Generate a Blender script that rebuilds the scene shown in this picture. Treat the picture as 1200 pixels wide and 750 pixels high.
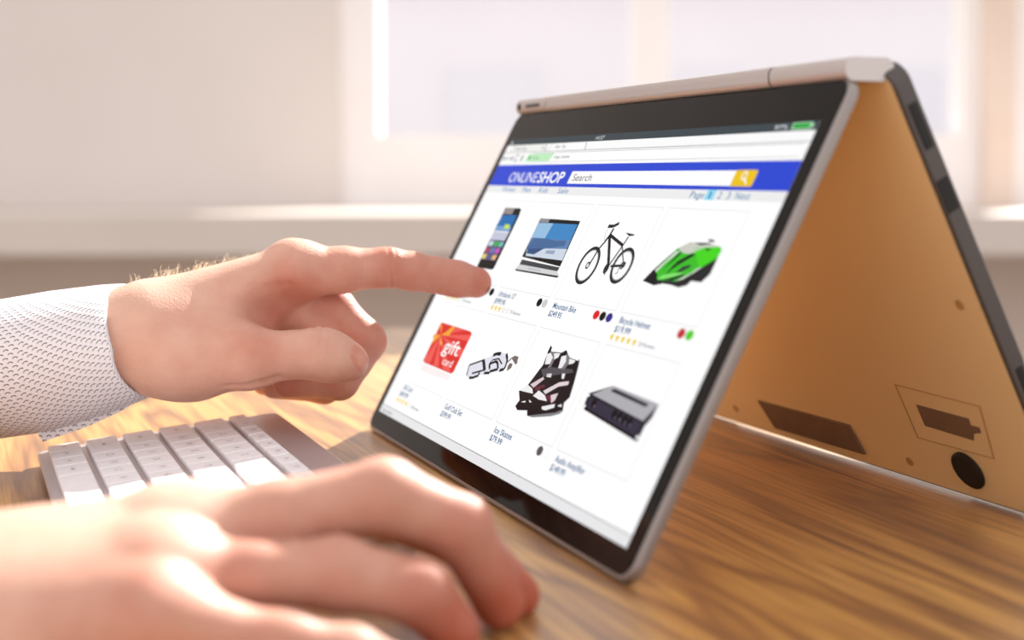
import bpy, bmesh, math, random
import numpy as np
from mathutils import Vector, Matrix

random.seed(7)
for o in list(bpy.data.objects):
    bpy.data.objects.remove(o, do_unlink=True)
SC = bpy.context.scene
COL = SC.collection

# ------------------------------------------------------------------ camera
ZT = 0.74                          # height of the table top
CAMH = 0.1389                      # camera above the table
F_PX, CX, CY = 1600.0, 600.0, 285.0
PITCH = math.radians(2.8817)
cam_d = bpy.data.cameras.new('camera')
cam_d.sensor_width = 36.0
cam_d.lens = F_PX / 1200.0 * 36.0
cam_d.shift_y = -(375.0 - CY) / 1200.0
cam_d.clip_start = 0.01
cam_d.dof.use_dof = True
cam_d.dof.focus_distance = 0.61
cam_d.dof.aperture_fstop = 5.2
cam = bpy.data.objects.new('camera', cam_d)
COL.objects.link(cam)
cam.location = (0, 0, ZT + CAMH)
cam.rotation_euler = (math.pi / 2 - PITCH, 0, 0)
SC.camera = cam

# ------------------------------------------------------------------ sky, sun, exposure
world = bpy.data.worlds.new('sky')
SC.world = world
world.use_nodes = True
wbg = world.node_tree.nodes['Background']
wbg.inputs[0].default_value = (1.0, 0.975, 0.965, 1)
wbg.inputs[1].default_value = 1.12
sun_d = bpy.data.lights.new('sun', 'SUN')
sun_d.energy = 13.5
sun_d.angle = math.radians(0.6)
sun_d.color = (1.0, 0.96, 0.91)
sun = bpy.data.objects.new('sun', sun_d)
COL.objects.link(sun)
SUN_TO = Vector((0.715, 1.11, 1.0)).normalized()          # towards the sun
sun.rotation_euler = SUN_TO.to_track_quat('Z', 'Y').to_euler()
sun.location = (1.5, 2.5, 4.0)
SC.view_settings.view_transform = 'Standard'
SC.view_settings.look = 'None'
SC.view_settings.gamma = 1.0
SC.view_settings.use_curve_mapping = False
SC.view_settings.exposure = 0.0

# ------------------------------------------------------------------ pixel -> place helpers
cp, sp = math.cos(PITCH), math.sin(PITCH)
CAM = np.array([0.0, 0.0, ZT + CAMH])
def ray(u, v):
    x, y = (u - CX) / F_PX, (CY - v) / F_PX
    return np.array([x, cp + y * sp, -sp + y * cp])
def at(u, v, Y):                    # the point seen at a pixel, Y metres ahead
    d = ray(u, v); return CAM + d * (Y / d[1])
def on_table(u, v, h=0.0):
    d = ray(u, v); return CAM + d * ((h - CAMH) / d[2])
XS = np.array([0.37719404, -0.92613426, 0.0])            # along the laptop, towards the camera
YS = np.array([0.42943836, 0.17490076, 0.88599798])      # up the screen
NS = np.cross(XS, YS)                                    # out of the screen
NH = np.array([0.92613426, 0.37719404, 0.0])             # level, away behind the screen
SCR = CAM + np.array([0.01932327, 0.61176918, -0.05423893])   # centre of the picture
ZAX = np.array([0, 0, 1.0])
B0 = SCR + YS * -0.0955
def S(u, v):                        # pixel -> millimetres on the screen
    d = ray(u, v); t = ((SCR - CAM) @ NS) / (d @ NS)
    p = CAM + d * t - SCR
    return (p @ XS * 1000, p @ YS * 1000)

# ------------------------------------------------------------------ mesh helpers
WLOC = {}
def link(o, parent=None, wloc=(0, 0, 0)):
    COL.objects.link(o)
    w = Vector([float(a) for a in wloc])
    WLOC[o.name] = w
    if parent is not None:
        o.parent = parent
        o.location = w - WLOC[parent.name]
    else:
        o.location = w
    return o
def empty(name, loc, label=None, cat=None, group=None):
    o = bpy.data.objects.new(name, None)
    o.empty_display_size = 0.05
    link(o, None, loc)
    if label: tag(o, label, cat, group)
    return o
def tag(o, label, cat=None, group=None):
    o['label'] = label
    if cat: o['category'] = cat
    if group: o['group'] = group
    return o
def mesh_obj(name, verts, faces, mats, parent=None, smooth=False, fmat=None, origin=None):
    V = np.asarray(verts, dtype=float)
    c = (V.min(0) + V.max(0)) / 2 if origin is None else np.asarray(origin, float)
    me = bpy.data.meshes.new(name)
    me.from_pydata((V - c).tolist(), [], [tuple(f) for f in faces])
    if not isinstance(mats, (list, tuple)): mats = [mats]
    for m in mats: me.materials.append(m)
    if fmat is not None:
        me.polygons.foreach_set('material_index', fmat)
    if smooth:
        me.polygons.foreach_set('use_smooth', [True] * len(me.polygons))
    me.update()
    o = bpy.data.objects.new(name, me)
    return link(o, parent, c)
def box_bm(sx, sy, sz, bev=0.0, seg=2):
    bm = bmesh.new()
    bmesh.ops.create_cube(bm, size=1.0)
    bmesh.ops.scale(bm, vec=(sx, sy, sz), verts=bm.verts)
    if bev > 0:
        bmesh.ops.bevel(bm, geom=list(bm.edges), offset=bev, segments=seg, profile=0.5, affect='EDGES')
    bmesh.ops.recalc_face_normals(bm, faces=bm.faces)
    return bm
def bm_data(bm):
    bm.verts.index_update()
    return [v.co[:] for v in bm.verts], [[v.index for v in f.verts] for f in bm.faces]
def box_obj(name, c, sx, sy, sz, mat, parent=None, bev=0.0, axes=None, seg=2):
    """box centred at world c; axes = three world directions"""
    bm = box_bm(sx, sy, sz, bev, seg)
    me = bpy.data.meshes.new(name)
    bm.to_mesh(me); bm.free()
    me.materials.append(mat)
    o = bpy.data.objects.new(name, me)
    link(o, parent, c)
    if axes is not None:
        R = Matrix([list(map(float, a)) for a in axes]).transposed()
        o.rotation_euler = R.to_euler()
    return o
def frame_verts(V, org, ax):
    V = np.asarray(V, float)
    return org + V[:, :1] * ax[0] + V[:, 1:2] * ax[1] + V[:, 2:3] * ax[2]
def round_rect(x0, x1, y0, y1, r, n=6):
    pts = []
    for cx, cy, a0 in ((x1 - r, y1 - r, 0), (x0 + r, y1 - r, 90), (x0 + r, y0 + r, 180), (x1 - r, y0 + r, 270)):
        for i in range(n + 1):
            a = math.radians(a0 + 90 * i / n)
            pts.append((cx + r * math.cos(a), cy + r * math.sin(a)))
    return pts
def slab(x0, x1, y0, y1, r, z0, z1, bev):
    """rounded plate with soft rims, returns verts, faces"""
    V, Fc = [], []
    rings = [(bev, z0), (bev * 0.3, z0 + bev * 0.3), (0, z0 + bev), (0, z1 - bev), (bev * 0.3, z1 - bev * 0.3), (bev, z1)]
    for ins, z in rings:
        for x, y in round_rect(x0 + ins, x1 - ins, y0 + ins, y1 - ins, max(r - ins, 1e-4)):
            V.append((x, y, z))
    n = len(V) // len(rings)
    for k in range(len(rings) - 1):
        for i in range(n):
            j = (i + 1) % n
            Fc.append((k * n + i, k * n + j, (k + 1) * n + j, (k + 1) * n + i))
    Fc.append(tuple(range(n - 1, -1, -1)))
    Fc.append(tuple((len(rings) - 1) * n + i for i in range(n)))
    return V, Fc
def tube(path, rad, n=10, cap=True):
    path = [np.asarray(p, float) for p in path]
    if np.isscalar(rad): rad = [rad] * len(path)
    V, Fc = [], []
    up = None
    for i, p in enumerate(path):
        t = path[min(i + 1, len(path) - 1)] - path[max(i - 1, 0)]
        t = t / (np.linalg.norm(t) + 1e-12)
        if up is None:
            up = np.cross(t, [0.3, 0.2, 1.0]); up /= np.linalg.norm(up)
        up = up - (up @ t) * t; up /= np.linalg.norm(up)
        w = np.cross(t, up)
        for k in range(n):
            a = 2 * math.pi * k / n
            V.append(p + rad[i] * (math.cos(a) * up + math.sin(a) * w))
    for i in range(len(path) - 1):
        for k in range(n):
            j = (k + 1) % n
            Fc.append((i * n + k, i * n + j, (i + 1) * n + j, (i + 1) * n + k))
    if cap:
        Fc.append(tuple(range(n - 1, -1, -1)))
        Fc.append(tuple((len(path) - 1) * n + k for k in range(n)))
    return V, Fc

# ------------------------------------------------------------------ materials
def srgb(c):
    c = c / 255.0
    return c / 12.92 if c <= 0.04045 else ((c + 0.055) / 1.055) ** 2.4
def rgb(r, g, b): return (srgb(r), srgb(g), srgb(b), 1.0)
def new_mat(name, col=(0.8, 0.8, 0.8, 1), rough=0.5, metal=0.0, spec=0.5):
    m = bpy.data.materials.new(name); m.use_nodes = True
    b = m.node_tree.nodes['Principled BSDF']
    b.inputs['Base Color'].default_value = col
    b.inputs['Roughness'].default_value = rough
    b.inputs['Metallic'].default_value = metal
    b.inputs['Specular IOR Level'].default_value = spec
    return m, m.node_tree.nodes, m.node_tree.links, b
def noise_bump(m, scale, strength, dist=0.001, detail=3):
    nt = m.node_tree; n, l = nt.nodes, nt.links
    tx = n.new('ShaderNodeTexCoord'); ns = n.new('ShaderNodeTexNoise'); bp = n.new('ShaderNodeBump')
    ns.inputs['Scale'].default_value = scale; ns.inputs['Detail'].default_value = detail
    bp.inputs['Strength'].default_value = strength; bp.inputs['Distance'].default_value = dist
    l.new(tx.outputs['Object'], ns.inputs['Vector']); l.new(ns.outputs['Fac'], bp.inputs['Height'])
    l.new(bp.outputs['Normal'], n['Principled BSDF'].inputs['Normal'])
def noise_tint(m, c1, c2, scale, detail=2):
    nt = m.node_tree; n, l = nt.nodes, nt.links
    tx = n.new('ShaderNodeTexCoord'); ns = n.new('ShaderNodeTexNoise'); rp = n.new('ShaderNodeValToRGB')
    ns.inputs['Scale'].default_value = scale; ns.inputs['Detail'].default_value = detail
    rp.color_ramp.elements[0].position = 0.3; rp.color_ramp.elements[0].color = c1
    rp.color_ramp.elements[1].position = 0.7; rp.color_ramp.elements[1].color = c2
    l.new(tx.outputs['Object'], ns.inputs['Vector']); l.new(ns.outputs['Fac'], rp.inputs['Fac'])
    l.new(rp.outputs['Color'], n['Principled BSDF'].inputs['Base Color'])
M = {}
def plain(key, col, rough=0.5, metal=0.0, spec=0.5, tint=None, bump=None):
    m, n, l, b = new_mat(key, col, rough, metal, spec)
    if tint: noise_tint(m, tint[0], col, tint[1])
    if bump: noise_bump(m, *bump)
    M[key] = m
    return m
plain('wall_paint', rgb(226, 216, 211), 0.9, tint=(rgb(222, 212, 206), 3.0), bump=(60, 0.15))
plain('wall_lower', rgb(232, 216, 205), 0.9, tint=(rgb(227, 210, 198), 3.0))
plain('sill_paint', rgb(222, 209, 200), 0.6, tint=(rgb(216, 203, 194), 4.0))
plain('white_frame', rgb(246, 241, 240), 0.45, tint=(rgb(243, 237, 236), 5.0))
plain('post_wood', rgb(232, 212, 198), 0.6, tint=(rgb(226, 204, 188), 6.0))
plain('floor_tile', rgb(150, 135, 122), 0.6, tint=(rgb(138, 124, 112), 4.0))
plain('facade', rgb(238, 233, 238), 0.9, tint=(rgb(230, 225, 232), 0.35))
plain('facade_glass', rgb(226, 224, 232), 0.3, tint=(rgb(220, 218, 228), 0.6))
plain('pavement', rgb(205, 202, 204), 0.9, tint=(rgb(190, 188, 190), 0.6))
plain('silver', rgb(205, 196, 193), 0.34, 0.75, bump=(900, 0.05, 0.0002))
plain('lid_metal', rgb(158, 149, 145), 0.36, 0.6, bump=(900, 0.05, 0.0002))
plain('dark_metal', rgb(92, 86, 84), 0.4, 0.7, bump=(700, 0.05, 0.0002))
plain('champagne_glow', rgb(251, 222, 170), 0.42, 0.0, tint=(rgb(249, 218, 165), 14.0), bump=(1200, 0.06, 0.0002))  # champagne shell, warmed to paint in the amber light bounced inside the tent
plain('rubber_brown', rgb(134, 108, 86), 0.75, tint=(rgb(126, 100, 79), 90.0))
plain('rubber_black', rgb(30, 24, 20), 0.7, bump=(600, 0.1, 0.0003))
plain('label_film', rgb(206, 164, 114), 0.5, 0.2, tint=(rgb(198, 156, 106), 60.0))
plain('port_black', rgb(18, 16, 16), 0.6, bump=(600, 0.1, 0.0003))
plain('bezel', rgb(7, 6, 6), 0.06, 0.0, 0.15)
plain('alu', rgb(200, 190, 190), 0.38, 0.6, bump=(900, 0.05, 0.0002))
plain('key_white', rgb(238, 232, 234), 0.45, tint=(rgb(232, 226, 228), 120.0))
plain('key_print', rgb(150, 146, 150), 0.6)
plain('hair', rgb(255, 244, 226), 0.5)
hn, hl = M['hair'].node_tree.nodes, M['hair'].node_tree.links
htr = hn.new('ShaderNodeBsdfTranslucent'); htr.inputs[0].default_value = rgb(255, 244, 226)
hmx = hn.new('ShaderNodeMixShader'); hmx.inputs[0].default_value = 0.65
hl.new(hn['Principled BSDF'].outputs[0], hmx.inputs[1]); hl.new(htr.outputs[0], hmx.inputs[2]); hl.new(hmx.outputs[0], hn['Material Output'].inputs['Surface'])
plain('leg_metal', rgb(120, 112, 106), 0.4, 0.6)

# glass that lets the daylight through
gm = bpy.data.materials.new('window_glass'); gm.use_nodes = True
n, l = gm.node_tree.nodes, gm.node_tree.links
n.remove(n['Principled BSDF'])
tr = n.new('ShaderNodeBsdfTransparent'); gl = n.new('ShaderNodeBsdfGlossy'); mx = n.new('ShaderNodeMixShader')
tr.inputs[0].default_value = (0.97, 0.98, 0.98, 1); gl.inputs['Roughness'].default_value = 0.02
mx.inputs[0].default_value = 0.04
l.new(tr.outputs[0], mx.inputs[1]); l.new(gl.outputs[0], mx.inputs[2]); l.new(mx.outputs[0], n['Material Output'].inputs['Surface'])
M['glass'] = gm

# oak table
m, n, l, b = new_mat('oak', rough=0.38)
tc = n.new('ShaderNodeTexCoord')
mp = n.new('ShaderNodeMapping'); mp.inputs['Scale'].default_value = (1.1, 11.0, 8.0)
l.new(tc.outputs['Object'], mp.inputs['Vector'])
n1 = n.new('ShaderNodeTexNoise'); n1.inputs['Scale'].default_value = 1.5; n1.inputs['Detail'].default_value = 3; n1.inputs['Distortion'].default_value = 0.7
l.new(mp.outputs[0], n1.inputs['Vector'])
ml = n.new('ShaderNodeMath'); ml.operation = 'MULTIPLY'; ml.inputs[1].default_value = 17.0
l.new(n1.outputs['Fac'], ml.inputs[0])
fr = n.new('ShaderNodeMath'); fr.operation = 'PINGPONG'; fr.inputs[1].default_value = 1.0
l.new(ml.outputs[0], fr.inputs[0])
mp2 = n.new('ShaderNodeMapping'); mp2.inputs['Scale'].default_value = (14.0, 420.0, 60.0)
l.new(tc.outputs['Object'], mp2.inputs['Vector'])
n2 = n.new('ShaderNodeTexNoise'); n2.inputs['Scale'].default_value = 1.0; n2.inputs['Detail'].default_value = 4
l.new(mp2.outputs[0], n2.inputs['Vector'])
rp = n.new('ShaderNodeValToRGB')
e = rp.color_ramp.elements
e[0].position = 0.0; e[0].color = rgb(132, 80, 26)
e[1].position = 1.0; e[1].color = rgb(204, 150, 74)
e.new(0.22).color = rgb(160, 104, 40)
e.new(0.55).color = rgb(190, 134, 58)
l.new(fr.outputs[0], rp.inputs['Fac'])
rp2 = n.new('ShaderNodeValToRGB')
rp2.color_ramp.elements[0].position = 0.33; rp2.color_ramp.elements[0].color = (0.42, 0.31, 0.23, 1)
rp2.color_ramp.elements[1].position = 0.56; rp2.color_ramp.elements[1].color = (1, 1, 1, 1)
l.new(n2.outputs['Fac'], rp2.inputs['Fac'])
mxc = n.new('ShaderNodeMix'); mxc.data_type = 'RGBA'; mxc.blend_type = 'MULTIPLY'; mxc.inputs[0].default_value = 0.8
l.new(rp.outputs[0], mxc.inputs[6]); l.new(rp2.outputs[0], mxc.inputs[7])
l.new(mxc.outputs[2], b.inputs['Base Color'])
bp = n.new('ShaderNodeBump'); bp.inputs['Strength'].default_value = 0.25; bp.inputs['Distance'].default_value = 0.0006
l.new(n2.outputs['Fac'], bp.inputs['Height']); l.new(bp.outputs[0], b.inputs['Normal'])
b.inputs['Coat Weight'].default_value = 0.55; b.inputs['Coat Roughness'].default_value = 0.4
b.inputs['Sheen Weight'].default_value = 0.22; b.inputs['Sheen Roughness'].default_value = 0.35; b.inputs['Sheen Tint'].default_value = (1.0, 0.93, 0.82, 1)
M['oak'] = m

# skin: redder at knuckles and finger ends, shade of fingers and web painted in (mesh attribute "flush")
m, n, l, b = new_mat('skin', rough=0.5, spec=0.4)
at_ = n.new('ShaderNodeAttribute'); at_.attribute_name = 'flush_shade'
tc = n.new('ShaderNodeTexCoord')
ns = n.new('ShaderNodeTexNoise'); ns.inputs['Scale'].default_value = 70; ns.inputs['Detail'].default_value = 3
l.new(tc.outputs['Object'], ns.inputs['Vector'])
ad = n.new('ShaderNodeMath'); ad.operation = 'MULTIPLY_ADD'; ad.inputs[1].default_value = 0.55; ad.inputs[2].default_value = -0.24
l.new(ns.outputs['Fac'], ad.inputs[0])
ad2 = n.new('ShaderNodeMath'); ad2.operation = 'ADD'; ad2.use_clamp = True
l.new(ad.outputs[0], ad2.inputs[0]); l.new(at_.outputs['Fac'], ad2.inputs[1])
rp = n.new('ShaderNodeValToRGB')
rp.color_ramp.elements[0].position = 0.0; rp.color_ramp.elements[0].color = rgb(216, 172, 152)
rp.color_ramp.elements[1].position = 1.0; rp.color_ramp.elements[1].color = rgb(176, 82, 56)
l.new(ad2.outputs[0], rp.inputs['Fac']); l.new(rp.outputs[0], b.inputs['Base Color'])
b.inputs['Subsurface Weight'].default_value = 0.22
b.inputs['Subsurface Radius'].default_value = (1.0, 0.35, 0.2)
b.inputs['Subsurface Scale'].default_value = 0.004
v1 = n.new('ShaderNodeTexVoronoi'); v1.inputs['Scale'].default_value = 900
l.new(tc.outputs['Object'], v1.inputs['Vector'])
v2 = n.new('ShaderNodeTexNoise'); v2.inputs['Scale'].default_value = 260; v2.inputs['Detail'].default_value = 4
l.new(tc.outputs['Object'], v2.inputs['Vector'])
sm = n.new('ShaderNodeMath'); sm.operation = 'ADD'
l.new(v1.outputs['Distance'], sm.inputs[0]); l.new(v2.outputs['Fac'], sm.inputs[1])
bp = n.new('ShaderNodeBump'); bp.inputs['Strength'].default_value = 0.28; bp.inputs['Distance'].default_value = 0.0004
l.new(sm.outputs[0], bp.inputs['Height']); l.new(bp.outputs[0], b.inputs['Normal'])
M['skin'] = m
m, n, l, b = new_mat('nail', rgb(206, 140, 118), rough=0.28)
noise_tint(m, rgb(196, 128, 106), rgb(208, 144, 122), 160)
M['nail'] = m

# shirt cloth: white with rows of small grey arcs (UV in metres)
m, n, l, b = new_mat('shirt_cloth', rough=0.85, spec=0.2)
uv = n.new('ShaderNodeUVMap')
sx = n.new('ShaderNodeSeparateXYZ'); l.new(uv.outputs[0], sx.inputs[0])
def mnode(op, a, bb=None, c=None, clamp=False):
    q = n.new('ShaderNodeMath'); q.operation = op; q.use_clamp = clamp
    for i, s in enumerate((a, bb, c)):
        if s is None: continue
        if isinstance(s, (int, float)): q.inputs[i].default_value = s
        else: l.new(s, q.inputs[i])
    return q.outputs[0]
PU, PV = 0.0037, 0.00215
vv = mnode('DIVIDE', sx.outputs['Y'], PV)
row = mnode('FLOOR', vv)
odd = mnode('MULTIPLY', mnode('MODULO', row, 2.0), 0.5)
uu = mnode('ADD', mnode('DIVIDE', sx.outputs['X'], PU), odd)
du = mnode('MULTIPLY', mnode('SUBTRACT', mnode('FRACT', uu), 0.5), PU)
dv = mnode('MULTIPLY', mnode('SUBTRACT', mnode('FRACT', vv), 0.35), PV)
rad = mnode('SQRT', mnode('ADD', mnode('MULTIPLY', du, du), mnode('MULTIPLY', dv, dv)))
ringm = mnode('LESS_THAN', mnode('ABSOLUTE', mnode('SUBTRACT', rad, 0.00088)), 0.00027)
upm = mnode('GREATER_THAN', dv, 0.00015)
mark = mnode('MULTIPLY', ringm, upm)
mc = n.new('ShaderNodeMix'); mc.data_type = 'RGBA'
mc.inputs[6].default_value = rgb(252, 250, 254); mc.inputs[7].default_value = rgb(112, 108, 122)
l.new(mark, mc.inputs[0]); l.new(mc.outputs[2], b.inputs['Base Color'])
tcn = n.new('ShaderNodeTexNoise'); tcn.inputs['Scale'].default_value = 900
tco = n.new('ShaderNodeTexCoord'); l.new(tco.outputs['Object'], tcn.inputs['Vector'])
bp = n.new('ShaderNodeBump'); bp.inputs['Strength'].default_value = 0.3; bp.inputs['Distance'].default_value = 0.0004
l.new(tcn.outputs['Fac'], bp.inputs['Height']); l.new(bp.outputs[0], b.inputs['Normal'])
tb = n.new('ShaderNodeBsdfTranslucent'); tb.inputs[0].default_value = (0.9, 0.88, 0.88, 1)
ms = n.new('ShaderNodeMixShader'); ms.inputs[0].default_value = 0.25
l.new(b.outputs[0], ms.inputs[1]); l.new(tb.outputs[0], ms.inputs[2]); l.new(ms.outputs[0], n['Material Output'].inputs['Surface'])
M['shirt'] = m

# lit picture of the screen: colours come from the face colours
m, n, l, b = new_mat('screen_picture', (0.0, 0.0, 0.0, 1), rough=0.25, spec=0.04)
ca = n.new('ShaderNodeVertexColor'); ca.layer_name = 'ink'
l.new(ca.outputs[0], b.inputs['Emission Color']); b.inputs['Emission Strength'].default_value = 1.0
M['screen'] = m

# ================================================================== SETTING
WY = 3.0                                   # the window wall
def wall_px(u, Y=WY): return (u - CX) / F_PX * Y * 1.0
def zpx(v, Y=WY): return at(600, v, Y)[2]
def structure(o): o['kind'] = 'structure'; return o
structure(box_obj('floor', (0.0, 0.5, -0.02), 11.0, 8.0, 0.04, M['floor_tile']))
XW0, XP0, XP1, XW2 = wall_px(398), wall_px(1152), wall_px(1186), 1.775
Z0, Z1, ZTOP = zpx(243), 3.7, 4.0  # window head raised out of view to let the sun in
def wall_box(name, x0, x1, z0, z1, mat, y0=WY, y1=WY + 0.14, parent=None):
    return box_obj(name, ((x0 + x1) / 2, (y0 + y1) / 2, (z0 + z1) / 2), x1 - x0, y1 - y0, z1 - z0, mat, parent)
wb = empty('wall_back', (0, WY, 0)); structure(wb)
wall_box('wall_panel', -5.5, XW0, Z0, ZTOP, M['wall_paint'], parent=wb)
wall_box('wall_panel', XW2, 5.5, Z0, ZTOP, M['wall_paint'], parent=wb)  # unseen panel, edge placed to keep the sun off the near table
wall_box('lintel', XW0, XW2, Z1, ZTOP, M['wall_paint'], parent=wb)
wall_box('apron_panel', -5.5, 5.5, 0.0, Z0 - 0.002, M['wall_lower'], parent=wb)
wall_box('post', XP0, XP1, Z0, Z1, M['post_wood'], WY - 0.01, parent=wb)
sl = box_obj('trim_1', (0.0, WY - 0.20, (Z0 - 0.001 + zpx(301, WY - 0.45)) / 2), 11.0, 0.50,
             Z0 - 0.001 - zpx(301, WY - 0.45), M['sill_paint'], None, 0.006)
structure(sl)
def window(name, x0, x1, bars, rail):
    w = empty(name, ((x0 + x1) / 2, WY + 0.05, Z0)); structure(w)
    y0, y1 = WY + 0.02, WY + 0.10
    fw = 0.085
    wall_box('frame_stile', x0, x0 + fw, Z0, Z1, M['white_frame'], y0, y1, w)
    wall_box('frame_stile', x1 - fw * 0.5, x1, Z0, Z1, M['white_frame'], y0, y1, w)
    wall_box('frame_rail', x0 + fw, x1 - fw * 0.5, Z0, Z0 + rail, M['white_frame'], y0, y1, w)
    wall_box('frame_rail', x0 + fw, x1 - fw * 0.5, Z1 - 0.08, Z1, M['white_frame'], y0, y1, w)
    xs = [x0 + fw] + [q for bb in bars for q in bb] + [x1 - fw * 0.5]
    for bb in bars:
        wall_box('mullion', bb[0], bb[1], Z0 + rail, Z1 - 0.08, M['white_frame'], y0, y1, w)
    for i in range(0, len(xs), 2):
        wall_box('pane', xs[i], xs[i + 1], Z0 + rail, Z1 - 0.08, M['glass'], WY + 0.055, WY + 0.061, w)
window('window_1', XW0, XP0, [(wall_px(742), wall_px(784))], zpx(158) - Z0)
window('added_sun_window', XP1, XW2, [], zpx(188) - Z0)  # unseen window, added and sized so the sun reaches hands and table

# outside: pavement and a pale building across the street
pv = box_obj('pavement', (3, 14, -3.06), 60, 20, 0.1, M['pavement']); structure(pv)
bd = empty('building', (3, 15, -3), 'pale lavender grey building seen out of focus through the window', 'building')
box_obj('facade', (3, 15.5, 0.0), 30, 1.0, 6.0, M['facade'], bd)
for i in range(12):
    for z in (-1.4, 1.35):
        x = -9 + i * 2.2
        box_obj('window', (x, 14.985, z), 1.0, 0.06, 1.4, M['facade_glass'], bd)
box_obj('roof_edge', (3, 15.4, 3.06), 30.6, 1.5, 0.12, M['facade'], bd)

# table
TAB_AX = (XS, NH, ZAX)
table = empty('table', B0 * np.array([1, 1, 0]), 'golden oak table with long dark grain, partly sunlit, under the laptop and keyboard', 'table')
X0t, X1t, N0t, N1t = -0.62, 0.95, -0.44, 0.52
tcn_ = B0 * np.array([1, 1, 0]) + XS * (X0t + X1t) / 2 + NH * (N0t + N1t) / 2 + ZAX * (ZT - 0.014)
tt = box_obj('table_top', tcn_, X1t - X0t, N1t - N0t, 0.028, M['oak'], table, 0.003, TAB_AX)
for sx_ in (X0t + 0.06, X1t - 0.06):
    for sn in (N0t + 0.06, N1t - 0.06):
        box_obj('leg', B0 * np.array([1, 1, 0]) + XS * sx_ + NH * sn + ZAX * (ZT - 0.028) / 2, 0.05, 0.05, ZT - 0.028, M['leg_metal'], table, 0.003, TAB_AX)

# ================================================================== LAPTOP
laptop = empty('laptop', B0 + NH * 0.1, 'silver convertible laptop standing like a tent with an online shop on its screen', 'laptop')
LID = (XS, YS, NS)
def lid_pts(V): return frame_verts(V, SCR, LID)
V, Fc = slab(-0.1565, 0.1565, -0.0940, 0.1010, 0.008, -0.0050, -0.0004, 0.0012)
lid = mesh_obj('screen_lid', lid_pts(V), Fc, [M['lid_metal'], M['champagne_glow']], laptop)
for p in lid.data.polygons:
    if (np.array(p.center) + np.array(WLOC[lid.name]) - SCR) @ NS < -0.0049: p.material_index = 1  # back face takes the painted glow colour too, for a warmer bounce
V, Fc = slab(-0.1545, 0.1545, -0.0922, 0.0996, 0.0065, -0.001, -0.00005, 0.0003)
mesh_obj('bezel_glass', lid_pts(V), Fc, M['bezel'], lid)

class Art:
    """flat picture on the glass: polygons in millimetres, one colour each"""
    def __init__(s): s.v, s.f, s.c = [], [], []
    def poly(s, pts, col, z=1):
        i = len(s.v); s.v += [(x, y, z) for x, y in pts]; s.f.append(list(range(i, i + len(pts)))); s.c.append(col); return s
    def px(s, pts, col, z=1): return s.poly([S(*p) for p in pts], col, z)
    def rect(s, x0, x1, y0, y1, col, z=1): return s.poly([(x0, y0), (x1, y0), (x1, y1), (x0, y1)], col, z)
    def disc(s, x, y, r, col, z=1, ry=None, n=20):
        ry = ry or r
        return s.poly([(x + r * math.cos(2 * math.pi * k / n), y + ry * math.sin(2 * math.pi * k / n)) for k in range(n)], col, z)
    def ring(s, x, y, r0, r1, col, z=1, n=28, a0=0, a1=360):
        full = a1 - a0 >= 360
        for k in range(n):
            a, b_ = math.radians(a0 + (a1 - a0) * k / n), math.radians(a0 + (a1 - a0) * (k + 1) / n)
            s.poly([(x + r0 * math.cos(a), y + r0 * math.sin(a)), (x + r1 * math.cos(a), y + r1 * math.sin(a)),
                    (x + r1 * math.cos(b_), y + r1 * math.sin(b_)), (x + r0 * math.cos(b_), y + r0 * math.sin(b_))], col, z)
        return s
    def line(s, pts, w, col, z=1):
        for (x0, y0), (x1, y1) in zip(pts, pts[1:]):
            d = math.hypot(x1 - x0, y1 - y0) or 1
            nx, ny = -(y1 - y0) / d * w / 2, (x1 - x0) / d * w / 2
            s.poly([(x0 + nx, y0 + ny), (x0 - nx, y0 - ny), (x1 - nx, y1 - ny), (x1 + nx, y1 + ny)], col, z)
        return s
    def pline(s, pts, w, col, z=1): return s.line([S(*p) for p in pts], w, col, z)
    def text(s, body, x, y, size, col, z=2, bold=0.0, width=None, shear=0.0):
        cu = bpy.data.curves.new('txt', 'FONT'); cu.body = body; cu.size = size; cu.resolution_u = 3
        cu.offset = bold; cu.shear = shear
        ob = bpy.data.objects.new('txt', cu)
        me = bpy.data.meshes.new_from_object(ob)
        co = [v.co[:] for v in me.vertices]
        if co:
            xs = [c[0] for c in co]; k = 1.0
            if width: k = width / max(max(xs) - min(xs), 1e-6)
            i0 = len(s.v)
            s.v += [(x + (c[0] - min(xs)) * k, y + c[1], z) for c in co]
            for p in me.polygons:
                s.f.append([i0 + q for q in p.vertices]); s.c.append(col)
        bpy.data.objects.remove(ob); bpy.data.curves.remove(cu); bpy.data.meshes.remove(me)
        return s
    def star(s, x, y, r, col, z=2):
        return s.poly([(x + (r if k % 2 == 0 else r * 0.42) * math.sin(math.pi * k / 5), y + (r if k % 2 == 0 else r * 0.42) * math.cos(math.pi * k / 5)) for k in range(10)], col, z)
    def build(s, name, label=None):
        V = np.array(s.v) * np.array([0.001, 0.001, 0.00004]) + np.array([0, 0, 0.00002])
        o = mesh_obj(name, lid_pts(V), s.f, M['screen'], lid)
        me = o.data
        ca = me.color_attributes.new('ink', 'FLOAT_COLOR', 'CORNER')
        buf = []
        for p, c in zip(me.polygons, s.c):
            buf += list(c) * p.loop_total
        ca.data.foreach_set('color', buf)
        if label: o['label'] = label
        return o
W_ = rgb(255, 255, 255); BLUE = rgb(44, 72, 210); INK = rgb(24, 92, 146); GREY = rgb(110, 110, 112)
def zoomed(x0, y0, sc): return lambda pts: [(x0 + a / sc, y0 + b_ / sc) for a, b_ in pts]

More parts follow.
